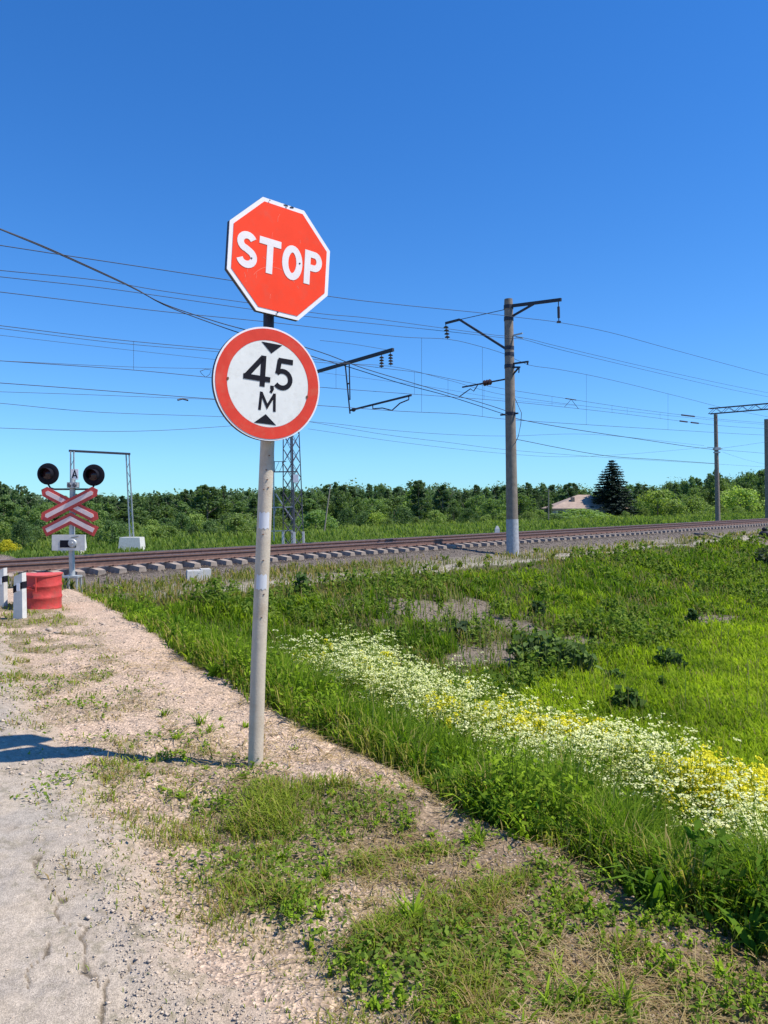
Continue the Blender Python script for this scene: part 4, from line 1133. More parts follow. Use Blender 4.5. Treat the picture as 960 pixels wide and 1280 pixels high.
# white marker post past the rails
b = at_s(621.5, 668, 26.4); b.z = gzs(b.x, b.y)
mb = MB(); mb.add([tuple(b + Vector((x_, y_, z_))) for x_, y_, z_ in ((-.17, -.1, -.2), (.17, -.1, -.2), (.17, .1, -.2), (-.17, .1, -.2), (-.13, -.08, .55), (.13, -.08, .55), (.13, .08, .55), (-.13, .08, .55), (-.05, -.05, .72), (.05, -.05, .72), (.05, .05, .72), (-.05, .05, .72))],
    [(3, 2, 1, 0), (8, 9, 10, 11)] + [(i, (i + 1) % 4, 4 + (i + 1) % 4, 4 + i) for i in range(4)] + [(4 + i, 4 + (i + 1) % 4, 8 + (i + 1) % 4, 8 + i) for i in range(4)])
tag(mb.build('marker_post', M['white_paint'], loc=b), 'small white marker post just past the rails left of the concrete pole', 'marker post')

# dwarf signal at the right edge, black
b = on_ground(957, 672); mb = MB()
mb.lathe(b, [(.34, -.1), (.36, .10), (.33, .28), (.22, .36), (.10, .38)], 18); mb.lathe(b + Vector((-.06, 0, .36)), [(.10, 0), (.14, .06), (.13, .16), (.05, .22)], 14); mb.bar(b + Vector((-.3, -.1, .1)), b + Vector((.5, .05, .18)), .16)
root = thing('dwarf_signal', 'squat black trackside signal housing at the right edge above the bank', 'dwarf signal', b)
mb.build('housing', M['rubber'], root, smooth=True)
mb = MB(); mb.lathe(b + Vector((-.05, -.33, .15)), [(.09, -.02), (.09, .03), (.05, .05)], 14, Matrix.Rotation(PI / 2, 3, 'X')); mb.build('lens', M['lens'], root)

# ------------------------------------------------------------------ catenary supports
def disc_string(mb, top, bot, r=0.10, n=4):
    d = (bot - top); mb.tube([top, bot], 0.018, 6)
    for k in range(n):
        c = top + d * (0.2 + 0.65 * k / max(n - 1, 1)); mb.lathe(c, [(.02, .045), (.06, .03), (r, -.01), (r * .9, -.03), (.03, -.02)], 14)
PN = Vector((N[0], N[1], 0))
pbs = at_s(641, 697, 16.7); pbs.z = gzs(pbs.x, pbs.y)
def pol(u, v, b): return at_s(u, v, 16.7 + b)
root = thing('catenary_pole', 'tall round concrete pole in front of the rails with steel arms on both sides', 'utility pole', pbs)
ptop = at_y(635.5, 374, pbs.y)
mb = MB(); dd = ptop - pbs
mb.tube([pbs - Vector((0, 0, .5)), pbs + dd * .001, pbs + dd * .5, pbs + dd * .98, ptop], [.232, .230, .20, .165, .155], 24); pole = mb.build('shaft', M['concrete'], root, smooth=True)
mb = MB(); mb.tube([pbs - Vector((0, 0, .1)), pbs + dd * .14], [.2385, .2335], 24, cap=False); mb.build('grey_foot', M['concrete_grey'], pole, root=root, smooth=True)
pc = lambda v: pbs + dd * ((697 - v) / (697 - 374.0))
for v in (384, 399, 436, 444, 519, 459):
    mb = MB(); mb.tube([pc(v) - Vector((0, 0, .07)), pc(v) + Vector((0, 0, .07))], .20 if v > 450 else .185, 20); mb.build('clamp_band', M['steel_dark'], root)
# arm over the near track
k1 = pol(574.5, 399.5, 2.55); t1 = pol(557, 404, 3.25)
mb = MB(); mb.bar(pc(436) + PN * .15, k1, .075, .085); mb.bar(k1, t1, .075, .085); mb.tube([pc(386), k1], .014, 6); mb.tube([k1, t1], .03, 6); mb.build('bracket_arm', M['steel_dark'], root)
ib = pol(559.5, 424, 3.25); mb = MB(); disc_string(mb, t1 - Vector((0, 0, .02)) + (ib - t1) * .02, ib, .11, 4); mb.build('insulator_string', M['insul'], root, smooth=True)
# registration arm
ra0 = pc(474); ra1 = pol(578, 484, 2.45); mb = MB(); mb.tube([ra0, ra1], .032, 8)
st0 = pol(597, 481.5, 1.7); st1 = pol(592, 489, 1.85); st2 = pol(583, 489.5, 2.15); st3 = pol(574, 496, 2.55)
mb.tube([st0, st1, pol(588, 486, 2.0), st2, st3], .020, 6); mb.build('registration_arm', M['steel_dark'], root)
c1 = pol(609.5, 478.2, 1.15); d1 = (ra1 - ra0).normalized()
mb = MB(); 
for k in range(3): mb.lathe(c1 + d1 * (k - 1) * .13, [(.03, -.05), (.10, -.02), (.12, .02), (.03, .05)], 12, d1.to_track_quat('Z', 'Y').to_matrix())
mb.build('arm_insulator', M['insul'], root, smooth=True)
# arm toward the viewer
aL = pc(383); aT = pol(701.5, 374.5, -2.05); aS = pol(667, 380, -.95)
mb = MB(); mb.bar(aL, aT, .09, .11); mb.bar(pc(398), aS, .07, .07); mb.build('feeder_arm', M['steel_dark'], root)
i0 = pol(698, 377, -1.95); i1 = pol(698.5, 402.5, -1.95); mb = MB(); mb.tube([i0, i0 + (i1 - i0) * .3], .018, 6); mb.tube([i0 + (i1 - i0) * .25, i0 + (i1 - i0) * .8], .048, 10); mb.tube([i0 + (i1 - i0) * .75, i1], .02, 6); mb.box(i1, (.14, .07, .07)); mb.build('rod_insulator', M['insul'], root, smooth=True)
mb = MB(); mb.bar(pc(421), pol(653, 416.5, -.45), .05); mb.bar(pol(645, 421, -.2), pol(653.5, 422.5, -.5), .05); mb.build('short_bracket', M['galv'], root)
mb = MB(); mb.bar(pc(456), pol(660.5, 452, -.75), .06); mb.bar(pc(460), pol(650, 459, -.4), .06); mb.bar(pc(474), pol(648, 460, -.35), .05); mb.bar(pol(659.5, 452, -.72), pol(659.5, 456, -.72), .05); mb.bar(pol(649, 459, -.38), pol(648.5, 466, -.38), .04); mb.build('lower_bracket', M['steel_dark'], root)
mb = MB(); mb.bar(pc(519) + PN * .45 * 1, pc(519) - PN * .35, .06); mb.build('wire_clamp', M['steel_dark'], root)
mb = MB(); mb.tube([pc(500) - PN * .22, pc(519) - PN * .5, pol(651, 530, -.4), pol(648, 545, -.35), pc(556) - PN * .2], .012, 6); mb.build('jumper', M['wire'], root)

# lattice mast past the tracks
mbs = at_s(367, 677, 27.4); mbs.z = gzs(mbs.x, mbs.y)
root = thing('lattice_mast', 'steel lattice mast past the rails, half hidden by the round sign, with a long arm', 'lattice mast', mbs)
mtop = Vector((mbs.x - .18, mbs.y, 1.6 + (634 - 452) / 960 * mbs.y))
def leg_at(i, f):
    a = math.radians(12 + 90 * i); r_ = 0.48 - .19 * f
    c = mbs + (mtop - mbs) * f; return c + Vector((math.cos(a) * r_, math.sin(a) * r_, 0))
for i in range(4):
    mb = MB(); mb.bar(leg_at(i, -.02), leg_at(i, 1), 0.075 if i == 3 else .042); mb.build('leg', M['lattice'], root)
mb = MB(); nb_ = 13
for k in range(nb_):
    for i in range(4):
        f0, f1 = k / nb_, (k + 1) / nb_
        mb.bar(leg_at(i, f0), leg_at((i + 1) % 4, f1), .02); mb.bar(leg_at((i + 1) % 4, f0), leg_at(i, f1), .02)
mb.build('bracing', M['lattice'], root)
mb = MB()
for i in range(4): mb.bar(leg_at(i, -.02) + Vector((0, -.01, 0)), leg_at(i, .10) + Vector((0, -.01, 0)), .10)
mb.build('painted_foot', M['white_paint'], root)
ml = lambda u, v, dy=0: at_y(u, v, mbs.y + dy)
mb = MB(); mb.bar(ml(332, 590), ml(372, 589.5), .12, .05); mb.bar(ml(331, 590), ml(331, 577), .03); mb.bar(ml(343, 590), ml(343, 577), .03); mb.bar(ml(354, 590), ml(353, 577), .03); mb.bar(ml(331, 577), ml(358, 577), .03)
for k in range(4): mb.bar(ml(331 + 6 * k, 590), ml(337 + 6 * k, 577), .018)
mb.build('service_platform', M['lattice'], root)
mb = MB(); mb.bar(ml(337, 634.5), ml(366, 633.5), .05); mb.bar(ml(337, 664), ml(366, 663), .045); mb.bar(ml(344.5, 617), ml(366, 650), .05); mb.bar(ml(342, 560), ml(342.5, 676), .045); mb.bar(ml(345, 634), ml(342, 648), .03); mb.build('ladder_frame', M['galv'], root)
mb = MB(); mb.box(ml(369.8, 598, -.45), (.24, .03, .36)); mb.build('white_plate', M['sign_white'], root)
A0 = Vector((mtop.x, mtop.y, 1.6 + 160 / 960 * mbs.y)); 
def marm(u, v, s_): return at_s(u, v, s_)
aE = at_s(491.5, 437, 21.25); aB = at_s(400, 463.5, 25.9)
dirA = (aE - aB); A_start = aB - dirA * ((aB - A0).dot(Vector((dirA.x, dirA.y, 0)).normalized()) / Vector((dirA.x, dirA.y, 0)).length)
mb = MB(); mb.bar(A_start, aE, .11, .13); arm = mb.build('cantilever_arm', M['steel_dark'], root)
def lin(f): return aB + dirA * f
f_i2 = 0.84; f_i1 = 0.96
for u0, v0, u1, v1, s_ in ((477, 443.5, 477, 460, 22.0), (488, 440.5, 488.5, 457, 21.45)):
    mb = MB(); disc_string(mb, at_s(u0, v0, s_), at_s(u1, v1, s_), .10, 4); mb.build('insulator_string', M['insul'], root, smooth=True)
d0 = at_s(431.5, 455, 24.3); d0b = at_s(436.5, 453.5, 24.0); d1 = at_s(437.5, 517, 24.1)
mb = MB(); mb.bar(d0, d1, .06); mb.bar(d0b, at_s(437.5, 500, 24.1), .05); mb.bar(at_s(434.5, 480, 24.2), at_s(436.8, 479, 24.05), .05); mb.build('drop_bracket', M['steel_dark'], root)
r0 = at_s(437.5, 513, 24.0); r1 = at_s(514, 494, 20.2); mb = MB(); mb.bar(r0, r1, .07); 
mb.tube([at_s(511, 495.5, 20.35), at_s(511, 499.5, 20.35), at_s(500, 504, 20.9), at_s(490, 513, 21.4), at_s(478, 510, 22.0), at_s(466, 511, 22.6), at_s(466, 507, 22.6)], .026, 6); mb.lathe(at_s(442, 512.2, 23.8), [(.04, -.08), (.09, -.04), (.09, .04), (.04, .08)], 10); mb.build('registration_arm', M['steel_dark'], root)

# portal gantry and the mast beside it
pg = at_s(897.5, 643, 28.2); pg.z = gzs(pg.x, pg.y); yG = pg.y
gt = at_y(894.5, 518, yG)
root = thing('portal_gantry', 'grey portal post past the rails carrying a lattice crossbeam out to the right', 'gantry', pg)
mb = MB(); mb.tube([pg - Vector((0, 0, .4)), gt], [.24, .17], 16); mb.build('post', M['concrete'], root, smooth=True)
mb = MB(); b0 = gt + PN * .6 + Vector((0, 0, .35)); b1 = gt - PN * 26 + Vector((0, 0, .35))
uu = (b1 - b0).normalized(); side = uu.cross(Vector((0, 0, 1)))
for sd in (-.25, .25):
    for zz in (-.26, .26): mb.bar(b0 + side * sd + Vector((0, 0, zz)), b1 + side * sd + Vector((0, 0, zz)), .065)
nseg = 44
for k in range(nseg):
    a = b0 + (b1 - b0) * (k / nseg); c = b0 + (b1 - b0) * ((k + 1) / nseg); m_ = 1 if k % 2 else -1
    for sd in (-.25, .25): mb.bar(a + side * sd + Vector((0, 0, .26 * m_)), c + side * sd + Vector((0, 0, -.26 * m_)), .035)
    mb.bar(a - side * .25 + Vector((0, 0, .26)), a + side * .25 + Vector((0, 0, .26)), .03)
mb.build('crossbeam', M['lattice'], root)
far_foot = b1.copy(); far_foot.z = gzs(b1.x, b1.y)
mb = MB(); mb.tube([far_foot - Vector((0, 0, .4)), b1 - Vector((0, 0, .35))], [.24, .17], 16); mb.build('post', M['concrete'], root, smooth=True)
mb = MB(); c = at_y(896, 561, yG); mb.box(c, (.55, .5, .25)); mb.box(c + Vector((0, 0, -.35)), (.5, .45, .12)); mb.bar(c + Vector((-.2, 0, .1)), at_y(884, 559, yG), .05); mb.bar(c, at_y(903, 561, yG), .05); mb.build('clamp_band', M['galv'], root)
pm = at_s(960.5, 641, 28.4); pm.z = gzs(pm.x, pm.y); mt = at_y(958.5, 525, pm.y)
root = thing('concrete_mast', 'plain dark concrete mast past the rails at the right edge of the photo', 'utility pole', pm)
mb = MB(); mb.tube([pm - Vector((0, 0, .4)), mt], [.33, .27], 16); mb.build('shaft', M['concrete'], root, smooth=True)
mb = MB(); mb.tube([mt - Vector((0, 0, .02)), mt + Vector((0, 0, .10))], .28, 16); mb.build('cap', M['concrete_grey'], root, smooth=True)

# ------------------------------------------------------------------ wires
def curve_pts(px, s, step=10):
    P = [np.array(p, float) for p in px]
    P = [P[0] * 2 - P[1]] + P + [P[-1] * 2 - P[-2]]
    out = []
    for i in range(1, len(P) - 2):
        n = max(2, int(abs(P[i + 1][0] - P[i][0]) / step))
        for k in range(n):
            t = k / n; a, b, c, d = P[i - 1], P[i], P[i + 1], P[i + 2]
            out.append(0.5 * ((2 * b) + (c - a) * t + (2 * a - 5 * b + 4 * c - d) * t * t + (3 * b - a - 3 * c + d) * t ** 3))
    out.append(P[-2])
    return [at_s(u, v, s) for u, v in out]
def wire(px, s, label, r=0.009, name='overhead_wire', parent=None, cat='wire', m='wire'):
    ext = [tuple(2 * np.array(px[0]) - np.array(px[1]))] if px[0][0] <= 1 else []
    pts = curve_pts(ext + list(px) + ([tuple(2 * np.array(px[-1]) - np.array(px[-2]))] if px[-1][0] >= 958 else []), s)
    mb = MB(); mb.tube(pts, r, 5)
    if parent: return mb.build(name, M[m], parent), pts
    o = mb.build(name, M[m], loc=pts[0]); tag(o, label, cat, 'overhead wires along the railway'); return o, pts
WIRES = {}
def on_wire(pts, u):
    k = (u - 480) / 960
    for a, b in zip(pts[:-1], pts[1:]):
        ka, kb = a.x / a.y, b.x / b.y
        if ka <= k <= kb:
            f = (k - ka) / max(kb - ka, 1e-9)
            lo_, hi_ = 0.0, 1.0
            for _ in range(30):
                f = (lo_ + hi_) / 2; p = a.lerp(b, f)
                if p.x / p.y < k: lo_ = f
                else: hi_ = f
            return a.lerp(b, f)
    return pts[0].copy()
def catenary(lab, s, mess, cont, npx):
    p0 = at_s(mess[0][0], mess[0][1], s)
    root = thing('catenary_line', lab, 'overhead line', p0)
    _, mp = wire(mess, s, None, .010, 'messenger_wire', root); _, cp = wire(cont, s, None, .010, 'contact_wire', root)
    for u in npx:
        a = on_wire(mp, u); b = on_wire(cp, u)
        mb = MB(); mb.tube([a, b], .005, 4); mb.build('dropper', M['wire'], root)
    WIRES[lab] = (mp, cp)
    return root
near = catenary('overhead line of the nearer track, hung from the insulator left of the concrete pole', 19.9,
    [(0, 365), (100, 377), (200, 389), (330, 402), (400, 410), (500, 421), (559.5, 424), (600, 433), (632, 443), (660, 456), (700, 462), (760, 474), (850, 496), (905, 510), (960, 521)],
    [(0, 478.7), (100, 486), (270, 499), (400, 507), (500, 514), (575, 497.5 + 20), (632, 524), (720, 530), (900, 541), (960, 544)], (527, 603, 733, 835))
far = catenary('overhead line of the farther track, hung from the arm of the lattice mast', 22.0,
    [(0, 407), (140, 424), (277, 437), (400, 450), (477, 460), (525, 466), (580, 477), (632, 486.5), (700, 497), (800, 512), (890, 523), (960, 529)],
    [(0, 451), (160, 462), (265, 472), (400, 484), (520, 493), (632, 501.5), (760, 515), (890, 531), (960, 536)], (167, 420, 518, 560, 605, 690, 765, 784, 825))
fm, fc = WIRES['overhead line of the farther track, hung from the arm of the lattice mast']
mb = MB(); tp_ = on_wire(fm, 714)
for u in (705.5, 723): mb.tube([tp_, on_wire(fc, u)], .013, 5)
mb.tube([on_wire(fm, 707), on_wire(fm, 720)], .03, 5); mb.build('hanger', M['wire'], far)
for W_, u0, u1 in ((fm, 852, 868), (fc, 850, 859), (fc, 864, 873)):
    mb = MB(); mb.tube([on_wire(W_, u0), on_wire(W_, u1)], .055, 6); mb.build('section_insulator', M['insul'], far)
mb = MB()
mb.tube([at_s(250, 464, 22), at_s(252, 467, 22), at_s(257, 471.5, 22), at_s(262, 468, 22), at_s(264, 462.5, 22), at_s(257, 461.5, 22), at_s(250, 464, 22)], .009, 4); mb.build('jumper_loop', M['wire'], far)
mb = MB(); mb.tube([at_s(222, 500, 22), at_s(228, 498.5, 22), at_s(235, 500.5, 22)], .03, 5); mb.build('wire_splice', M['wire'], far)
WL = [
 ([(0, 286.7), (63, 313), (160, 357), (205, 380), (270, 402), (320, 416), (400, 440), (452, 459.5), (520, 480), (600, 503), (634, 514)], 16.6, 'thick twin cable rising steeply to the upper left corner, upper strand', .013),
 ([(0, 286.0), (63, 311.5), (160, 356), (205, 381), (270, 406), (320, 423), (400, 448.5), (440, 460), (500, 479), (560, 495), (634, 519)], 16.66, 'thick twin cable rising steeply to the upper left corner, lower strand', .013),
 ([(0, 306.7), (67, 317), (140, 328), (285, 350), (415, 371), (500, 381), (600, 391), (650, 397), (698.5, 403), (760, 415), (830, 434), (900, 453), (960, 469)], 14.75, 'topmost long thin wire, hung from the outer arm of the concrete pole', .009),
 ([(0, 338), (120, 350), (205, 364), (320, 380), (400, 392), (460, 397.5), (560, 411), (620, 419), (653, 422), (700, 433.5), (800, 457), (900, 479), (960, 491)], 16.25, 'upper wire of the close pair clamped to the short bracket of the concrete pole', .008),
 ([(0, 346), (120, 359), (200, 370), (310, 386), (400, 397.5), (480, 406), (556, 414), (636, 423), (653, 424), (700, 437), (800, 461), (900, 484), (960, 496)], 16.3, 'lower wire of the close pair clamped to the short bracket of the concrete pole', .008),
 ([(400, 425.5), (440, 430), (482, 437)], 21.4, 'short wire running to the tip of the lattice mast arm', .008),
 ([(0, 410.5), (140, 428), (276, 440), (400, 453), (488.5, 458), (560, 475), (632, 494), (760, 511), (890, 525), (960, 531)], 21.5, 'second supporting wire just under the mast arm insulators', .008),
 ([(0, 419), (130, 434), (265, 449), (330, 456), (420, 468), (540, 484), (632, 499), (720, 507)], 22.6, 'faint wire passing just below the mast arm and ending past the pole', .006),
 ([(0, 451), (160, 458.5), (270, 461), (352, 463)], 27.4, 'nearly level wire from the left edge that ends at the lattice mast', .008),
 ([(0, 489.7), (100, 493), (270, 499.5), (356, 503)], 27.3, 'lower nearly level wire from the left edge that meets the lattice mast', .008),
 ([(0, 504), (120, 515), (280, 521), (400, 528), (480, 537), (560, 543), (635, 545), (740, 543), (880, 557)], 27.6, 'low sagging wire crossing behind the round sign toward the portal post', .009),
 ([(0, 535), (120, 539), (200, 538), (280, 533), (356, 527)], 27.4, 'lowest wire at left, rising gently to the lattice mast', .009),
 ([(380, 526), (480, 543), (560, 553), (632, 562), (760, 572), (895, 580), (960, 584)], 27.9, 'low wire descending from the mast past the pole and over the spruce', .009),
 ([(385, 536), (480, 550), (560, 560), (632, 567), (700, 571), (780, 568), (886, 559)], 28.1, 'lowest wire near the treetops between mast and portal post', .008),
 ([(641, 522), (660, 526.5), (720, 537), (800, 549), (860, 558), (893, 562)], 16.9 + 0.0, 'dark wire sloping down from the concrete pole clamp to the portal post', .014),
 ([(645, 549), (665, 553), (700, 560), (760, 570), (830, 575), (895, 579.5)], 17.2, 'dark wire leaving the concrete pole low down toward the portal post', .012),
 ([(897, 561), (930, 556.5), (960, 552)], 28.2, 'short wire rising from the portal post to the right edge', .012),
 ([(897, 562), (930, 564.5), (960, 567)], 28.3, 'short wire falling slightly from the portal post to the right edge', .014),
 ([(903, 565), (930, 574), (960, 581)], 28.4, 'short steep wire falling from the portal post to the right edge', .009),
]
for px, s, lab, r_ in WL:
    wire(px, s, lab, r_)

# ------------------------------------------------------------------ woods beyond the railway
def leaf_cloud(centers, rads, per, size, colA, colB, flat=0.8, outward=0.95):
    parts = []
    C = np.asarray(centers, float); n = len(C)
    idx = np.repeat(np.arange(n), per)
    dirv = rng.normal(size=(len(idx), 3)); dirv /= np.linalg.norm(dirv, axis=1)[:, None]
    rr_ = rng.random(len(idx)) ** 0.45
    P = C[idx] + dirv * (rr_ * np.asarray(rads)[idx])[:, None] * np.array([1, 1, flat])
    ax = dirv * outward + rng.normal(size=(len(idx), 3)) * 0.5; ax /= np.linalg.norm(ax, axis=1)[:, None]
    tone = np.repeat(rng.random(n), per) * 0.6 + rng.random(len(idx)) * 0.4
    return quadleaf(P, ax, size * rng.uniform(0.6, 1.4, len(idx)), np.full(len(idx), 0.7), cols(len(idx), colA, colB, tone, 0.12))
def crown_mesh(name, hgt, wid, kind, colA, colB, leaves=2600, leaf=0.12, base=0.12):
    """crown of a tree hgt tall standing on the origin"""
    k = {'birch': 34, 'round': 30, 'column': 30, 'bush': 26}[kind]
    C = []; R = []
    for i in range(k):
        f = (i + rng.random()) / k
        if kind == 'column': prof = (0.35 + 0.9 * math.sin(min(1, f * 1.05) * PI * .92)) * .62 * (1.0 - .25 * f)
        elif kind == 'birch': prof = math.sin((0.16 + 0.80 * f) * PI) ** .8
        elif kind == 'round': prof = math.sin((0.10 + 0.82 * f) * PI) ** .6
        else: prof = math.sqrt(max(0.02, 1 - f ** 2))
        a = rng.uniform(0, 2 * PI); rr_ = wid / 2 * prof * math.sqrt(rng.uniform(0.25, 1.0)) * rng.uniform(.75, 1.1)
        z = hgt * (base + (1 - base) * f * 0.94)
        C.append((rr_ * math.cos(a), rr_ * math.sin(a), z)); R.append(wid * rng.uniform(.13, .24) * (0.6 + .5 * prof))
    # twigs that break the outline
    for i in range(8):
        a = rng.uniform(0, 2 * PI); f = rng.uniform(.55, 1.0)
        C.append((wid * .32 * (1.25 - f) * math.cos(a), wid * .32 * (1.25 - f) * math.sin(a), hgt * (f * .96 + .03))); R.append(wid * .10)
    q = leaf_cloud(C, R, leaves // (k + 8), leaf, colA, colB)
    return np_mesh(name, *q[:4], [M['crown']], q[4])
def trunk_mesh(name, hgt, r, pale=False):
    mb = MB(); pts = [Vector((0, 0, -.3))]
    for i in range(1, 6): pts.append(Vector((random.gauss(0, .04) * hgt * .15, random.gauss(0, .04) * hgt * .15, hgt * .9 * i / 5)))
    mb.tube(pts, [r * (1 - .17 * i) for i in range(6)], 7)
    for i in range(7):
        b = pts[2 + i % 3]; a = random.uniform(0, 2 * PI); l = hgt * random.uniform(.15, .28)
        mb.tube([b, b + Vector((math.cos(a) * l * .6, math.sin(a) * l * .6, l * .6)), b + Vector((math.cos(a) * l, math.sin(a) * l, l * 1.1))], [r * .4, r * .25, r * .1], 5)
    o = mb.build(name, M['bark']); me = o.data; bpy.data.objects.remove(o); return me
DK = (0.070, 0.120, 0.050); MD = (0.160, 0.235, 0.080); LT = (0.235, 0.310, 0.085); BL = (0.045, 0.085, 0.035)
protos = {'birch': [], 'round': [], 'column': [], 'bush': []}
for i in range(5): protos['birch'].append((crown_mesh('birch_crown', 6.0, 3.4, 'birch', DK, MD, 2500, .14), trunk_mesh('trunk', 6.0, .10)))
for i in range(4): protos['round'].append((crown_mesh('round_crown', 5.0, 4.4, 'round', DK, (0.175, 0.25, 0.075), 2600, .145), trunk_mesh('trunk', 5.0, .11)))
for i in range(3): protos['column'].append((crown_mesh('column_crown', 7.0, 3.0, 'column', (0.050, 0.088, 0.040), (0.11, 0.17, 0.06), 2900, .135, .05), trunk_mesh('trunk', 7.0, .11)))
for i in range(4): protos['bush'].append((crown_mesh('bush_crown', 2.4, 3.6, 'bush', MD, LT, 3000, .085, .04), trunk_mesh('trunk', 2.2, .05)))
for i in range(2): protos['bush'].append((crown_mesh('bush_crown', 2.4, 3.6, 'bush', DK, MD, 3000, .085, .04), trunk_mesh('trunk', 2.2, .05)))
def plant_tree(kind, i, loc, hgt, wscale, label, cat, group=None, tint=(1, 1, 1), name=None):
    cm, tm = protos[kind][i % len(protos[kind])]
    h0 = {'birch': 6.0, 'round': 5.0, 'column': 7.0, 'bush': 2.4}[kind]
    k = hgt / h0
    root = thing(name or {'birch': 'birch_tree', 'round': 'leafy_tree', 'column': 'slender_tree', 'bush': 'bush'}[kind], label, cat, loc, group)
    root.rotation_euler = (0, 0, random.uniform(0, 2 * PI)); root.scale = (k * wscale, k * wscale, k)
    c = link_mesh('crown', cm, root); c.color = (*tint, 1)
    t_ = link_mesh('trunk', tm, root)
    return root
SKY = np.array([(-60, 606), (0, 603), (10, 613), (30, 621), (60, 624), (130, 619), (175, 617), (215, 621), (240, 610), (260, 607), (290, 615), (310, 612), (340, 613), (385, 612), (410, 606), (440, 606), (480, 609), (505, 609), (523, 601), (536, 609), (553, 605), (575, 612), (610, 609), (640, 608), (690, 608), (725, 608), (745, 616), (780, 612), (800, 609), (830, 606), (860, 598), (880, 603), (895, 590), (918, 599), (940, 589), (1040, 590)], float)
def sky_y(u): return float(np.interp(u, SKY[:, 0], SKY[:, 1]))
def spot(u, s):
    k = (u - 480) / 960; Y = s / (N[0] * k + N[1]); x_ = k * Y; return Vector((x_, Y, gzs(x_, Y)))
u = -55.0; i = 0
while u < 1030:          # back row, makes the skyline
    sp_ = spot(u, random.uniform(66, 76)); top = H + (634 - sky_y(u) - random.uniform(-5, 5.5)) / 960 * sp_.y
    kind = random.choice(['birch', 'column', 'column', 'round']) if u < 820 else random.choice(['round', 'birch', 'round'])
    dark = random.random() < .3
    pxw = random.uniform(18, 29); hh = max(2.5, top - sp_.z)
    w0 = {'birch': 3.4 / 6, 'round': 4.4 / 5, 'column': 3.0 / 7}[kind] * hh
    plant_tree(kind, i, sp_, hh, max(.6, min(1.5, pxw / 960 * sp_.y / w0)), 'one of the green leafy trees forming the skyline of the woods beyond the railway', 'tree', 'trees on the skyline of the woods', (1.12, 1.15, 1.15))
    u += random.uniform(8, 13) * (0.85 if u > 700 else 1); i += 1
u = -50.0
while u < 1030:          # middle row
    if 690 < u < 790: u += 10; continue
    sp_ = spot(u, random.uniform(56, 63)); top = H + (634 - sky_y(u) - random.uniform(7, 17)) / 960 * sp_.y
    kind = random.choice(['birch', 'round', 'round', 'column']) if u < 800 else random.choice(['round', 'bush'])
    hh = max(1.8, top - sp_.z)
    w0 = {'birch': 3.4 / 6, 'round': 4.4 / 5, 'column': 3.0 / 7, 'bush': 3.6 / 2.4}[kind] * hh
    plant_tree(kind, i, sp_, hh, max(.6, min(1.6, random.uniform(28, 42) / 960 * sp_.y / w0)), 'one of the green leafy trees standing just inside the edge of the woods', 'tree', 'trees inside the edge of the woods', (1.15, 1.15, 1.05))
    u += random.uniform(13, 22); i += 1
u = -50.0
while u < 1030:          # low bushes at the foot of the woods
    if 680 < u < 775: u += 10; continue
    sp_ = spot(u, random.uniform(47, 53))
    lt = u > 590 or random.random() < .35
    hh = random.uniform(1.0, 1.9) + (0.5 if u > 800 else 0)
    plant_tree('bush', random.randrange(0, 4) if lt else random.randrange(4, 6), sp_, hh, random.uniform(.8, 1.2), 'one of the low rounded bushes lining the foot of the woods behind the rails', 'bush', 'bushes lining the foot of the woods', (1.15, 1.12, 1) if lt else (.9, .95, .9))
    u += random.uniform(15, 27); i += 1
u = -45.0
while u < 345:
    sp_ = spot(u, random.uniform(37, 44))
    if not 84 < u < 104 and not 150 < u < 180:
        plant_tree('bush', random.randrange(0, 6), sp_, random.uniform(.8, 1.5), random.uniform(.8, 1.3), 'one of the low bushes scattered in the grass between rails and woods at left', 'bush', 'low bushes in the grass at left', (1.1, 1.1, 1))
    u += random.uniform(16, 34); i += 1
# trees and bushes one can tell apart
def single(kind, i, u, s, vtop, wpx, label, cat, tint=(1, 1, 1), name=None):
    sp_ = spot(u, s); hh = H + (634 - vtop) / 960 * sp_.y - sp_.z
    w0 = {'birch': 3.4 / 6, 'round': 4.4 / 5, 'column': 3.0 / 7, 'bush': 3.6 / 2.4}[kind] * hh
    return plant_tree(kind, i, sp_, hh, wpx / 960 * sp_.y / w0, label, cat, None, tint, name)
single('column', 0, 523, 54.5, 601, 34, 'tall dark pointed tree, highest of the woods left of the concrete pole', 'tree', (.85, .9, .95))
single('column', 1, 553, 54.5, 606, 32, 'dark pointed tree second tallest between the tall one and the concrete pole', 'tree', (.8, .85, .9))
single('birch', 2, 259, 60, 606, 48, 'broad tree rising highest between the height gate and the sign post', 'tree')
single('bush', 4, 28, 38, 652, 36, 'dark round bush low at far left beneath the crossing signal lamps', 'bush', (.7, .75, .7))
single('bush', 0, 8, 36, 676, 34, 'bright yellow flowering bush at the left edge beyond the rails', 'bush', (2.3, 1.5, .4))
single('bush', 1, 300, 45, 642, 60, 'wide pale green bush right behind the sign post beyond the rails', 'bush')
single('bush', 2, 395, 45, 640, 62, 'wide grey green bush right of the lattice mast', 'bush', (.9, 1, 1))
single('bush', 3, 470, 49, 641, 34, 'bright yellow green bush between the lattice mast and the dark pointed trees', 'bush', (1.5, 1.4, .9))
single('bush', 0, 722, 50.5, 637, 80, 'broad light green bush in front of the pale roofed house', 'bush', (1.0, 1.05, 1))
single('bush', 4, 690, 50, 643, 46, 'darker bush at the left corner of the pale roofed house', 'bush', (1.1, 1.1, 1))
single('bush', 1, 822, 51, 613, 66, 'tall light green bush directly right of the dark spruce', 'bush', (1.35, 1.3, 1))
single('bush', 2, 865, 51, 622, 50, 'pale rounded bush left of the portal post', 'bush', (1.2, 1.2, 1))
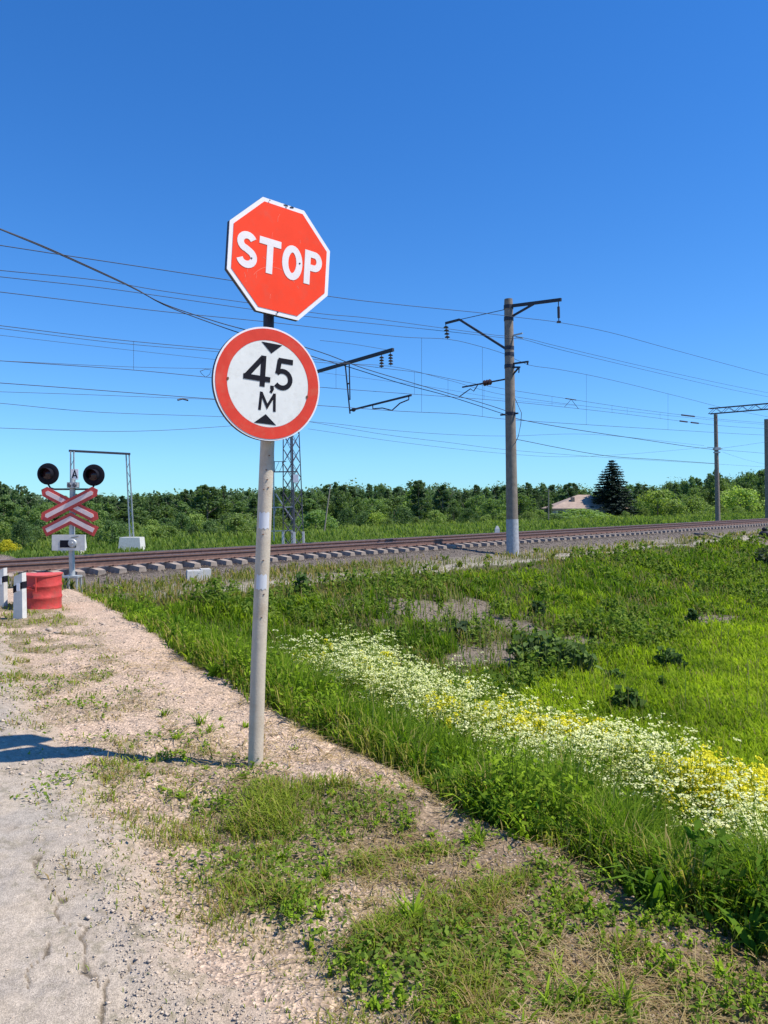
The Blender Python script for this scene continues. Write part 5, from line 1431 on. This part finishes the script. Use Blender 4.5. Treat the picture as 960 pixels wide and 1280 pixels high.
single('bush', 3, 925, 52, 611, 70, 'large light green bush right of the portal post', 'bush', (1.4, 1.35, 1))
single('round', 1, 896, 64, 587, 22, 'lone bare-looking treetop rising behind the portal post', 'tree', (.9, .9, 1))
# the depth of the woods as one mass
Cc = []; Rr = []
for k in range(900):
    u = random.uniform(-90, 1060); s_ = random.uniform(78, 125); q_ = spot(u, s_)
    top = H + (634 - sky_y(u) - random.uniform(-1, 12)) / 960 * q_.y
    for j in range(3): Cc.append((q_.x + random.gauss(0, 1.2), q_.y + random.gauss(0, 1.2), q_.z + (top - q_.z) * random.uniform(.25, .92))); Rr.append(random.uniform(.9, 1.7) * q_.y / 110)
stuff('far_woods', [leaf_cloud(Cc, Rr, 60, .26, (0.08, 0.13, 0.065), (0.15, 0.21, 0.10))], M['crown'], 'distant mass of green woods filling in behind the tree edge', 'woods')

# spruce
ps = spot(765, 55.5); hs = H + (634 - 575) / 960 * ps.y - ps.z; ws = 47 / 960 * ps.y
root = thing('spruce_tree', 'dark conical spruce standing right of the pale roofed house', 'tree', ps)
mb = MB(); mb.tube([ps - Vector((0, 0, .3)), ps + Vector((0, 0, hs * .6)), ps + Vector((0, 0, hs * .98))], [.22, .12, .02], 8); mb.build('trunk', M['bark'], root)
Pn = []; An = []
nw = 24
for k in range(nw):
    f = k / (nw - 1); z = hs * (0.05 + 0.93 * f); Lb = ws / 2 * (1 - f) ** .72 * 1.45 + .22; nbk = int(13 - 6 * f)
    for j in range(nbk):
        a = 2 * PI * (j + random.random() * .7) / nbk + k * 1.3; l = Lb * random.uniform(.72, 1.12)
        for m_ in range(int(95 * max(.25, l / 2.4))):
            g = random.random() ** .7; rad = l * g
            Pn.append((rad * math.cos(a) + random.gauss(0, .09 + .08 * g), rad * math.sin(a) + random.gauss(0, .09 + .08 * g), z - rad * .28 + .22 * (g ** 3) * l * .6 + random.gauss(0, .05)))
            An.append((random.gauss(0, .5), random.gauss(0, .5), 1))
Pn = np.array(Pn); An = np.array(An); An /= np.linalg.norm(An, axis=1)[:, None]
q = quadleaf(Pn, An, rng.uniform(.14, .32, len(Pn)), np.full(len(Pn), .38), cols(len(Pn), (0.020, 0.034, 0.026), (0.050, 0.075, 0.052), rng.random(len(Pn))))
link_mesh('crown', np_mesh('spruce_crown', *q[:4], [M['needles']], q[4]), root)

# house behind the bushes
hb = spot(722, 58.5); hb = Vector((hb.x, hb.y, hb.z)); Yh = hb.y
root = thing('house', 'low house with a pale pinkish hipped roof left of the spruce', 'house', hb)
hx0, hx1 = at_y(688, 634, Yh).x, at_y(786, 634, Yh).x
ze = H - 1.5 / 960 * Yh * 1.0; zr_top = H + (634 - 618) / 960 * Yh; dpt = 7.0
mb = MB(); y0_, y1_ = Yh + .4, Yh + dpt - .4
mb.box(((hx0 + hx1) / 2, (y0_ + y1_) / 2, (hb.z - .5 + ze) / 2), (hx1 - hx0 - .9, y1_ - y0_, ze - hb.z + .5)); wl = mb.build('wall', M['plaster'], root)
mb = MB(); rx0 = at_y(722, 618, Yh + dpt / 2).x; rx1 = hx1 - (rx0 - hx0); ym = Yh + dpt / 2; th = .14
vs = [(hx0, Yh, ze), (hx1, Yh, ze), (hx1, Yh + dpt, ze), (hx0, Yh + dpt, ze), (rx0, ym, zr_top), (rx1, ym, zr_top)]
vs += [(a, b, c - th) for a, b, c in vs[:4]]
mb.add(vs, [(0, 1, 5, 4), (1, 2, 5), (2, 3, 4, 5), (3, 0, 4), (0, 6, 7, 1), (1, 7, 8, 2), (2, 8, 9, 3), (3, 9, 6, 0), (9, 8, 7, 6)])
rf = mb.build('roof', M['roof'], root)
cc = at_y(716, 626, Yh + 1.8); mb = MB(); mb.box((cc.x, Yh + 1.9, cc.z - .1), (.5, .5, 1.3)); mb.build('chimney', M['concrete'], rf, root=root)
for k in range(3):
    mb = MB(); xx = hx0 + 1.6 + 2.6 * k; mb.box((xx, y0_ - .02, (hb.z + ze) / 2 + .1), (1.0, .06, .9)); wf = mb.build('window', M['white_paint'], root)
    mb = MB(); mb.box((xx, y0_ - .06, (hb.z + ze) / 2 + .1), (.8, .03, .7)); mb.build('pane', M['glass'], wf, root=root)

# thin poles by the woods
for u0, v0, u1, v1, s_, r_, lab in ((404, 668, 413, 606, 41, .06, 'thin leaning grey pole between the lattice mast and the woods'), (685.5, 655, 685.8, 611, 47, .08, 'thin upright wooden pole at the left end of the pale roofed house')):
    a = at_s(u0, v0, s_); b = at_s(u1, v1, s_); a.z = gzs(a.x, a.y) - .2
    mb = MB(); mb.tube([a, a + (b - a) * .5, b], [r_, r_ * .9, r_ * .7], 8)
    if u0 > 600: mb.bar(b + Vector((-.4, 0, -.3)), b + Vector((.4, 0, -.3)), .06)
    tag(mb.build('wooden_pole', M['wood_old'], loc=a, smooth=True), lab, 'pole')

# ------------------------------------------------------------------ plants one can tell apart on the bank
def broad_leaf_plant(name, label, u, v, wpx, hgt, nleaf, size, colA, colB, depthf=.6):
    b = on_ground(u, v); root = thing(name, label, 'plant', b)
    wm = wpx / 960 * b.y
    lv = []; V = []; lo = []; st = []; to = []; C = []; sv = MB()
    K = 9
    for i in range(nleaf):
        rx_ = rng.uniform(-.5, .5) * wm; ry_ = rng.uniform(-.5, .5) * wm * depthf
        hz = hgt * (0.35 + 0.65 * math.sqrt(max(0, 1 - (2 * rx_ / wm) ** 2))) * rng.uniform(.45, 1.05)
        zb = gzs(b.x + rx_, b.y + ry_)
        c = np.array([b.x + rx_, b.y + ry_, zb + hz])
        az = rng.uniform(0, 2 * PI); tilt = rng.uniform(.2, .95)
        nrm = np.array([math.cos(az) * math.sin(tilt), math.sin(az) * math.sin(tilt), math.cos(tilt)])
        f = np.array([math.cos(az) * math.cos(tilt), math.sin(az) * math.cos(tilt), -math.sin(tilt)]); sd = np.cross(nrm, f)
        sz = size * rng.uniform(.6, 1.25)
        outline = [(-.25, 0), (-.42, .28), (-.15, .50), (.25, .46), (.65, .25), (.95, 0), (.65, -.25), (.25, -.46), (-.15, -.50), (-.42, -.28)]
        pts = [c + f * (a_ * sz) + sd * (b_ * sz) + nrm * (.10 * sz * (abs(b_) * 2 - a_ * a_)) for a_, b_ in outline]
        k0 = len(V); V += [c - nrm * .0] + pts
        n_ = len(outline)
        for j in range(n_): st.append(len(lo)); to.append(3); lo += [k0, k0 + 1 + j, k0 + 1 + (j + 1) % n_]
        col = np.array(colA) + (np.array(colB) - np.array(colA)) * rng.random(); C += [col] * (n_ + 1)
        sv.tube([Vector((b.x + rx_ * .8, b.y + ry_ * .8, zb - .03)), Vector(c - f * .25 * sz)], [.012, .007], 4, cap=False)
    V = np.array(V) - np.array(b)
    link_mesh('leaves', np_mesh('leaves', V, lo, st, to, [M['weeds']], np.array(C)), root)
    sv.build('stems', M['stemg'], root)
    return root
M['stemg'] = mat('green_stem', (0.06, 0.10, 0.03), 0.7, var=.1)
broad_leaf_plant('burdock_plant', 'large dark broad-leaved burdock clump in the middle of the bank', 690, 838, 100, .62, 300, .125, (0.050, 0.095, 0.024), (0.19, 0.27, 0.08))
broad_leaf_plant('dark_weed_clump', 'rounded dark green weed clump nearest the white flowers on the meadow', 784, 890, 36, .36, 110, .09, (0.045, 0.09, 0.022), (0.14, 0.22, 0.05), .8)
broad_leaf_plant('dark_weed_clump', 'low flat dark weed clump just right of the burdock', 767, 853, 30, .20, 80, .08, (0.040, 0.085, 0.022), (0.12, 0.20, 0.05), .8)
broad_leaf_plant('dark_weed_clump', 'dark weed clump farthest right on the open meadow', 838, 836, 32, .36, 100, .085, (0.040, 0.085, 0.022), (0.12, 0.20, 0.05), .8)
broad_leaf_plant('dark_weed_clump', 'tiny dark weed clump between the three larger ones', 826, 862, 11, .22, 22, .10, (0.040, 0.085, 0.022), (0.12, 0.20, 0.05), .8)
broad_leaf_plant('dark_weed_clump', 'dark weed clump high on the bank right of the burdock', 866, 782, 14, .40, 30, .14, (0.025, 0.055, 0.022), (0.07, 0.12, 0.04), .8)
broad_leaf_plant('dark_weed_clump', 'small dark weed clump on the bank above the burdock', 672, 770, 16, .35, 30, .13, (0.02, 0.045, 0.02), (0.06, 0.10, 0.04), .8)
broad_leaf_plant('dark_weed_clump', 'dark scrubby weed clump below the bare gravel patch', 575, 800, 30, .40, 50, .13, (0.03, 0.06, 0.028), (0.09, 0.13, 0.06), .8)
broad_leaf_plant('grey_shrub', 'greyish shrub at the right edge high on the bank', 958, 708, 26, .75, 90, .16, (0.03, 0.05, 0.03), (0.16, 0.18, 0.12), .8)
broad_leaf_plant('leafy_weed', 'lone upright leafy weed by the path right of the sign post', 377, 745, 18, .55, 60, .10, (0.05, 0.10, 0.03), (0.12, 0.19, 0.05), .8)
broad_leaf_plant('dark_leafy_clump', 'dark leafy clump at the left end of the white flower band', 368, 862, 34, .45, 70, .10, (0.015, 0.035, 0.018), (0.05, 0.09, 0.04), .8)  # leaf colours darker than those of the other clumps

# dead branch on the ballast bank
a = on_ground(868, 668); b = on_ground(912, 676)
mb = MB(); mb.tube([a + Vector((0, 0, .05)), (a + b) / 2 + Vector((0, 0, .12)), b + Vector((0, 0, .04))], [.06, .05, .03], 6)
tag(mb.build('dead_branch', M['wood_old'], loc=a), 'dark dead branch lying across the ballast bank at right', 'branch')
# dark burnt clod on the verge
a = on_ground(595, 1204); mb = MB()
for k in range(9): mb.lathe(a + Vector((random.uniform(-.07, .07), random.uniform(-.02, .02), random.uniform(-.01, .01))), [(.004, -.008), (.018, -.004), (.015, .008), (.004, .013)], 7)
tag(mb.build('soil_clod', mat('humus', (0.03, 0.02, 0.014), .95, var=.3), loc=a), 'clump of black soil lying on the verge near the bottom edge', 'soil clod')

# ------------------------------------------------------------------ light, sky, camera
SUN_EL = 56.8; sdir = Vector((0.985 * math.cos(math.radians(SUN_EL)), -0.175 * math.cos(math.radians(SUN_EL)), math.sin(math.radians(SUN_EL))))
ld = bpy.data.lights.new('sun', 'SUN'); ld.energy = 4.7; ld.angle = math.radians(0.5); ld.color = (1.0, 0.95, 0.86)
lo_ = bpy.data.objects.new('sun', ld); COL.objects.link(lo_); lo_.rotation_euler = sdir.to_track_quat('Z', 'Y').to_euler(); lo_.location = (20, -5, 30)
wld = bpy.data.worlds.new('World'); SC.world = wld; wld.use_nodes = True
nt = wld.node_tree; nt.nodes.clear()
out = nt.nodes.new('ShaderNodeOutputWorld'); bg = nt.nodes.new('ShaderNodeBackground'); sky = nt.nodes.new('ShaderNodeTexSky')
sky.sky_type = 'NISHITA'; sky.sun_disc = False; sky.sun_elevation = math.radians(SUN_EL); sky.sun_rotation = math.atan2(0.985, -0.175)
sky.air_density = 1.0; sky.dust_density = 0.0; sky.ozone_density = 2.2; sky.altitude = 100
hsv = nt.nodes.new('ShaderNodeHueSaturation'); hsv.inputs['Saturation'].default_value = 1.30
nt.links.new(sky.outputs[0], hsv.inputs['Color']); tnt = nt.nodes.new('ShaderNodeMix'); tnt.data_type = 'RGBA'; tnt.blend_type = 'MULTIPLY'; tnt.inputs[0].default_value = 1.0
nt.links.new(hsv.outputs[0], tnt.inputs[6]); tnt.inputs[7].default_value = (0.66, 0.94, 1.26, 1)
kk = nt.nodes.new('ShaderNodeVectorMath'); kk.operation = 'MULTIPLY_ADD'; kk.inputs[1].default_value = (0.17, 0.05, 0.02); kk.inputs[2].default_value = (1, 1, 1)
dv = nt.nodes.new('ShaderNodeVectorMath'); dv.operation = 'DIVIDE'
nt.links.new(tnt.outputs[2], kk.inputs[0]); nt.links.new(tnt.outputs[2], dv.inputs[0]); nt.links.new(kk.outputs[0], dv.inputs[1]); nt.links.new(dv.outputs[0], bg.inputs[0]); bg.inputs[1].default_value = 0.12
nt.links.new(bg.outputs[0], out.inputs[0])
cam = bpy.data.cameras.new('camera'); co = bpy.data.objects.new('camera', cam); COL.objects.link(co)
co.location = (0, 0, H); co.rotation_euler = (PI / 2, 0, 0)
cam.sensor_fit = 'HORIZONTAL'; cam.sensor_width = 36; cam.lens = 36; cam.shift_y = -6 / 960.0 * (1.0)
cam.clip_end = 12000; cam.clip_start = 0.05
SC.camera = co
SC.render.resolution_x = 768; SC.render.resolution_y = 1024
SC.view_settings.view_transform = 'Standard'; SC.view_settings.look = 'None'; SC.view_settings.exposure = 0.42; SC.view_settings.gamma = 1.0
SC.cycles.max_bounces = 6; SC.cycles.diffuse_bounces = 3; SC.cycles.transmission_bounces = 3
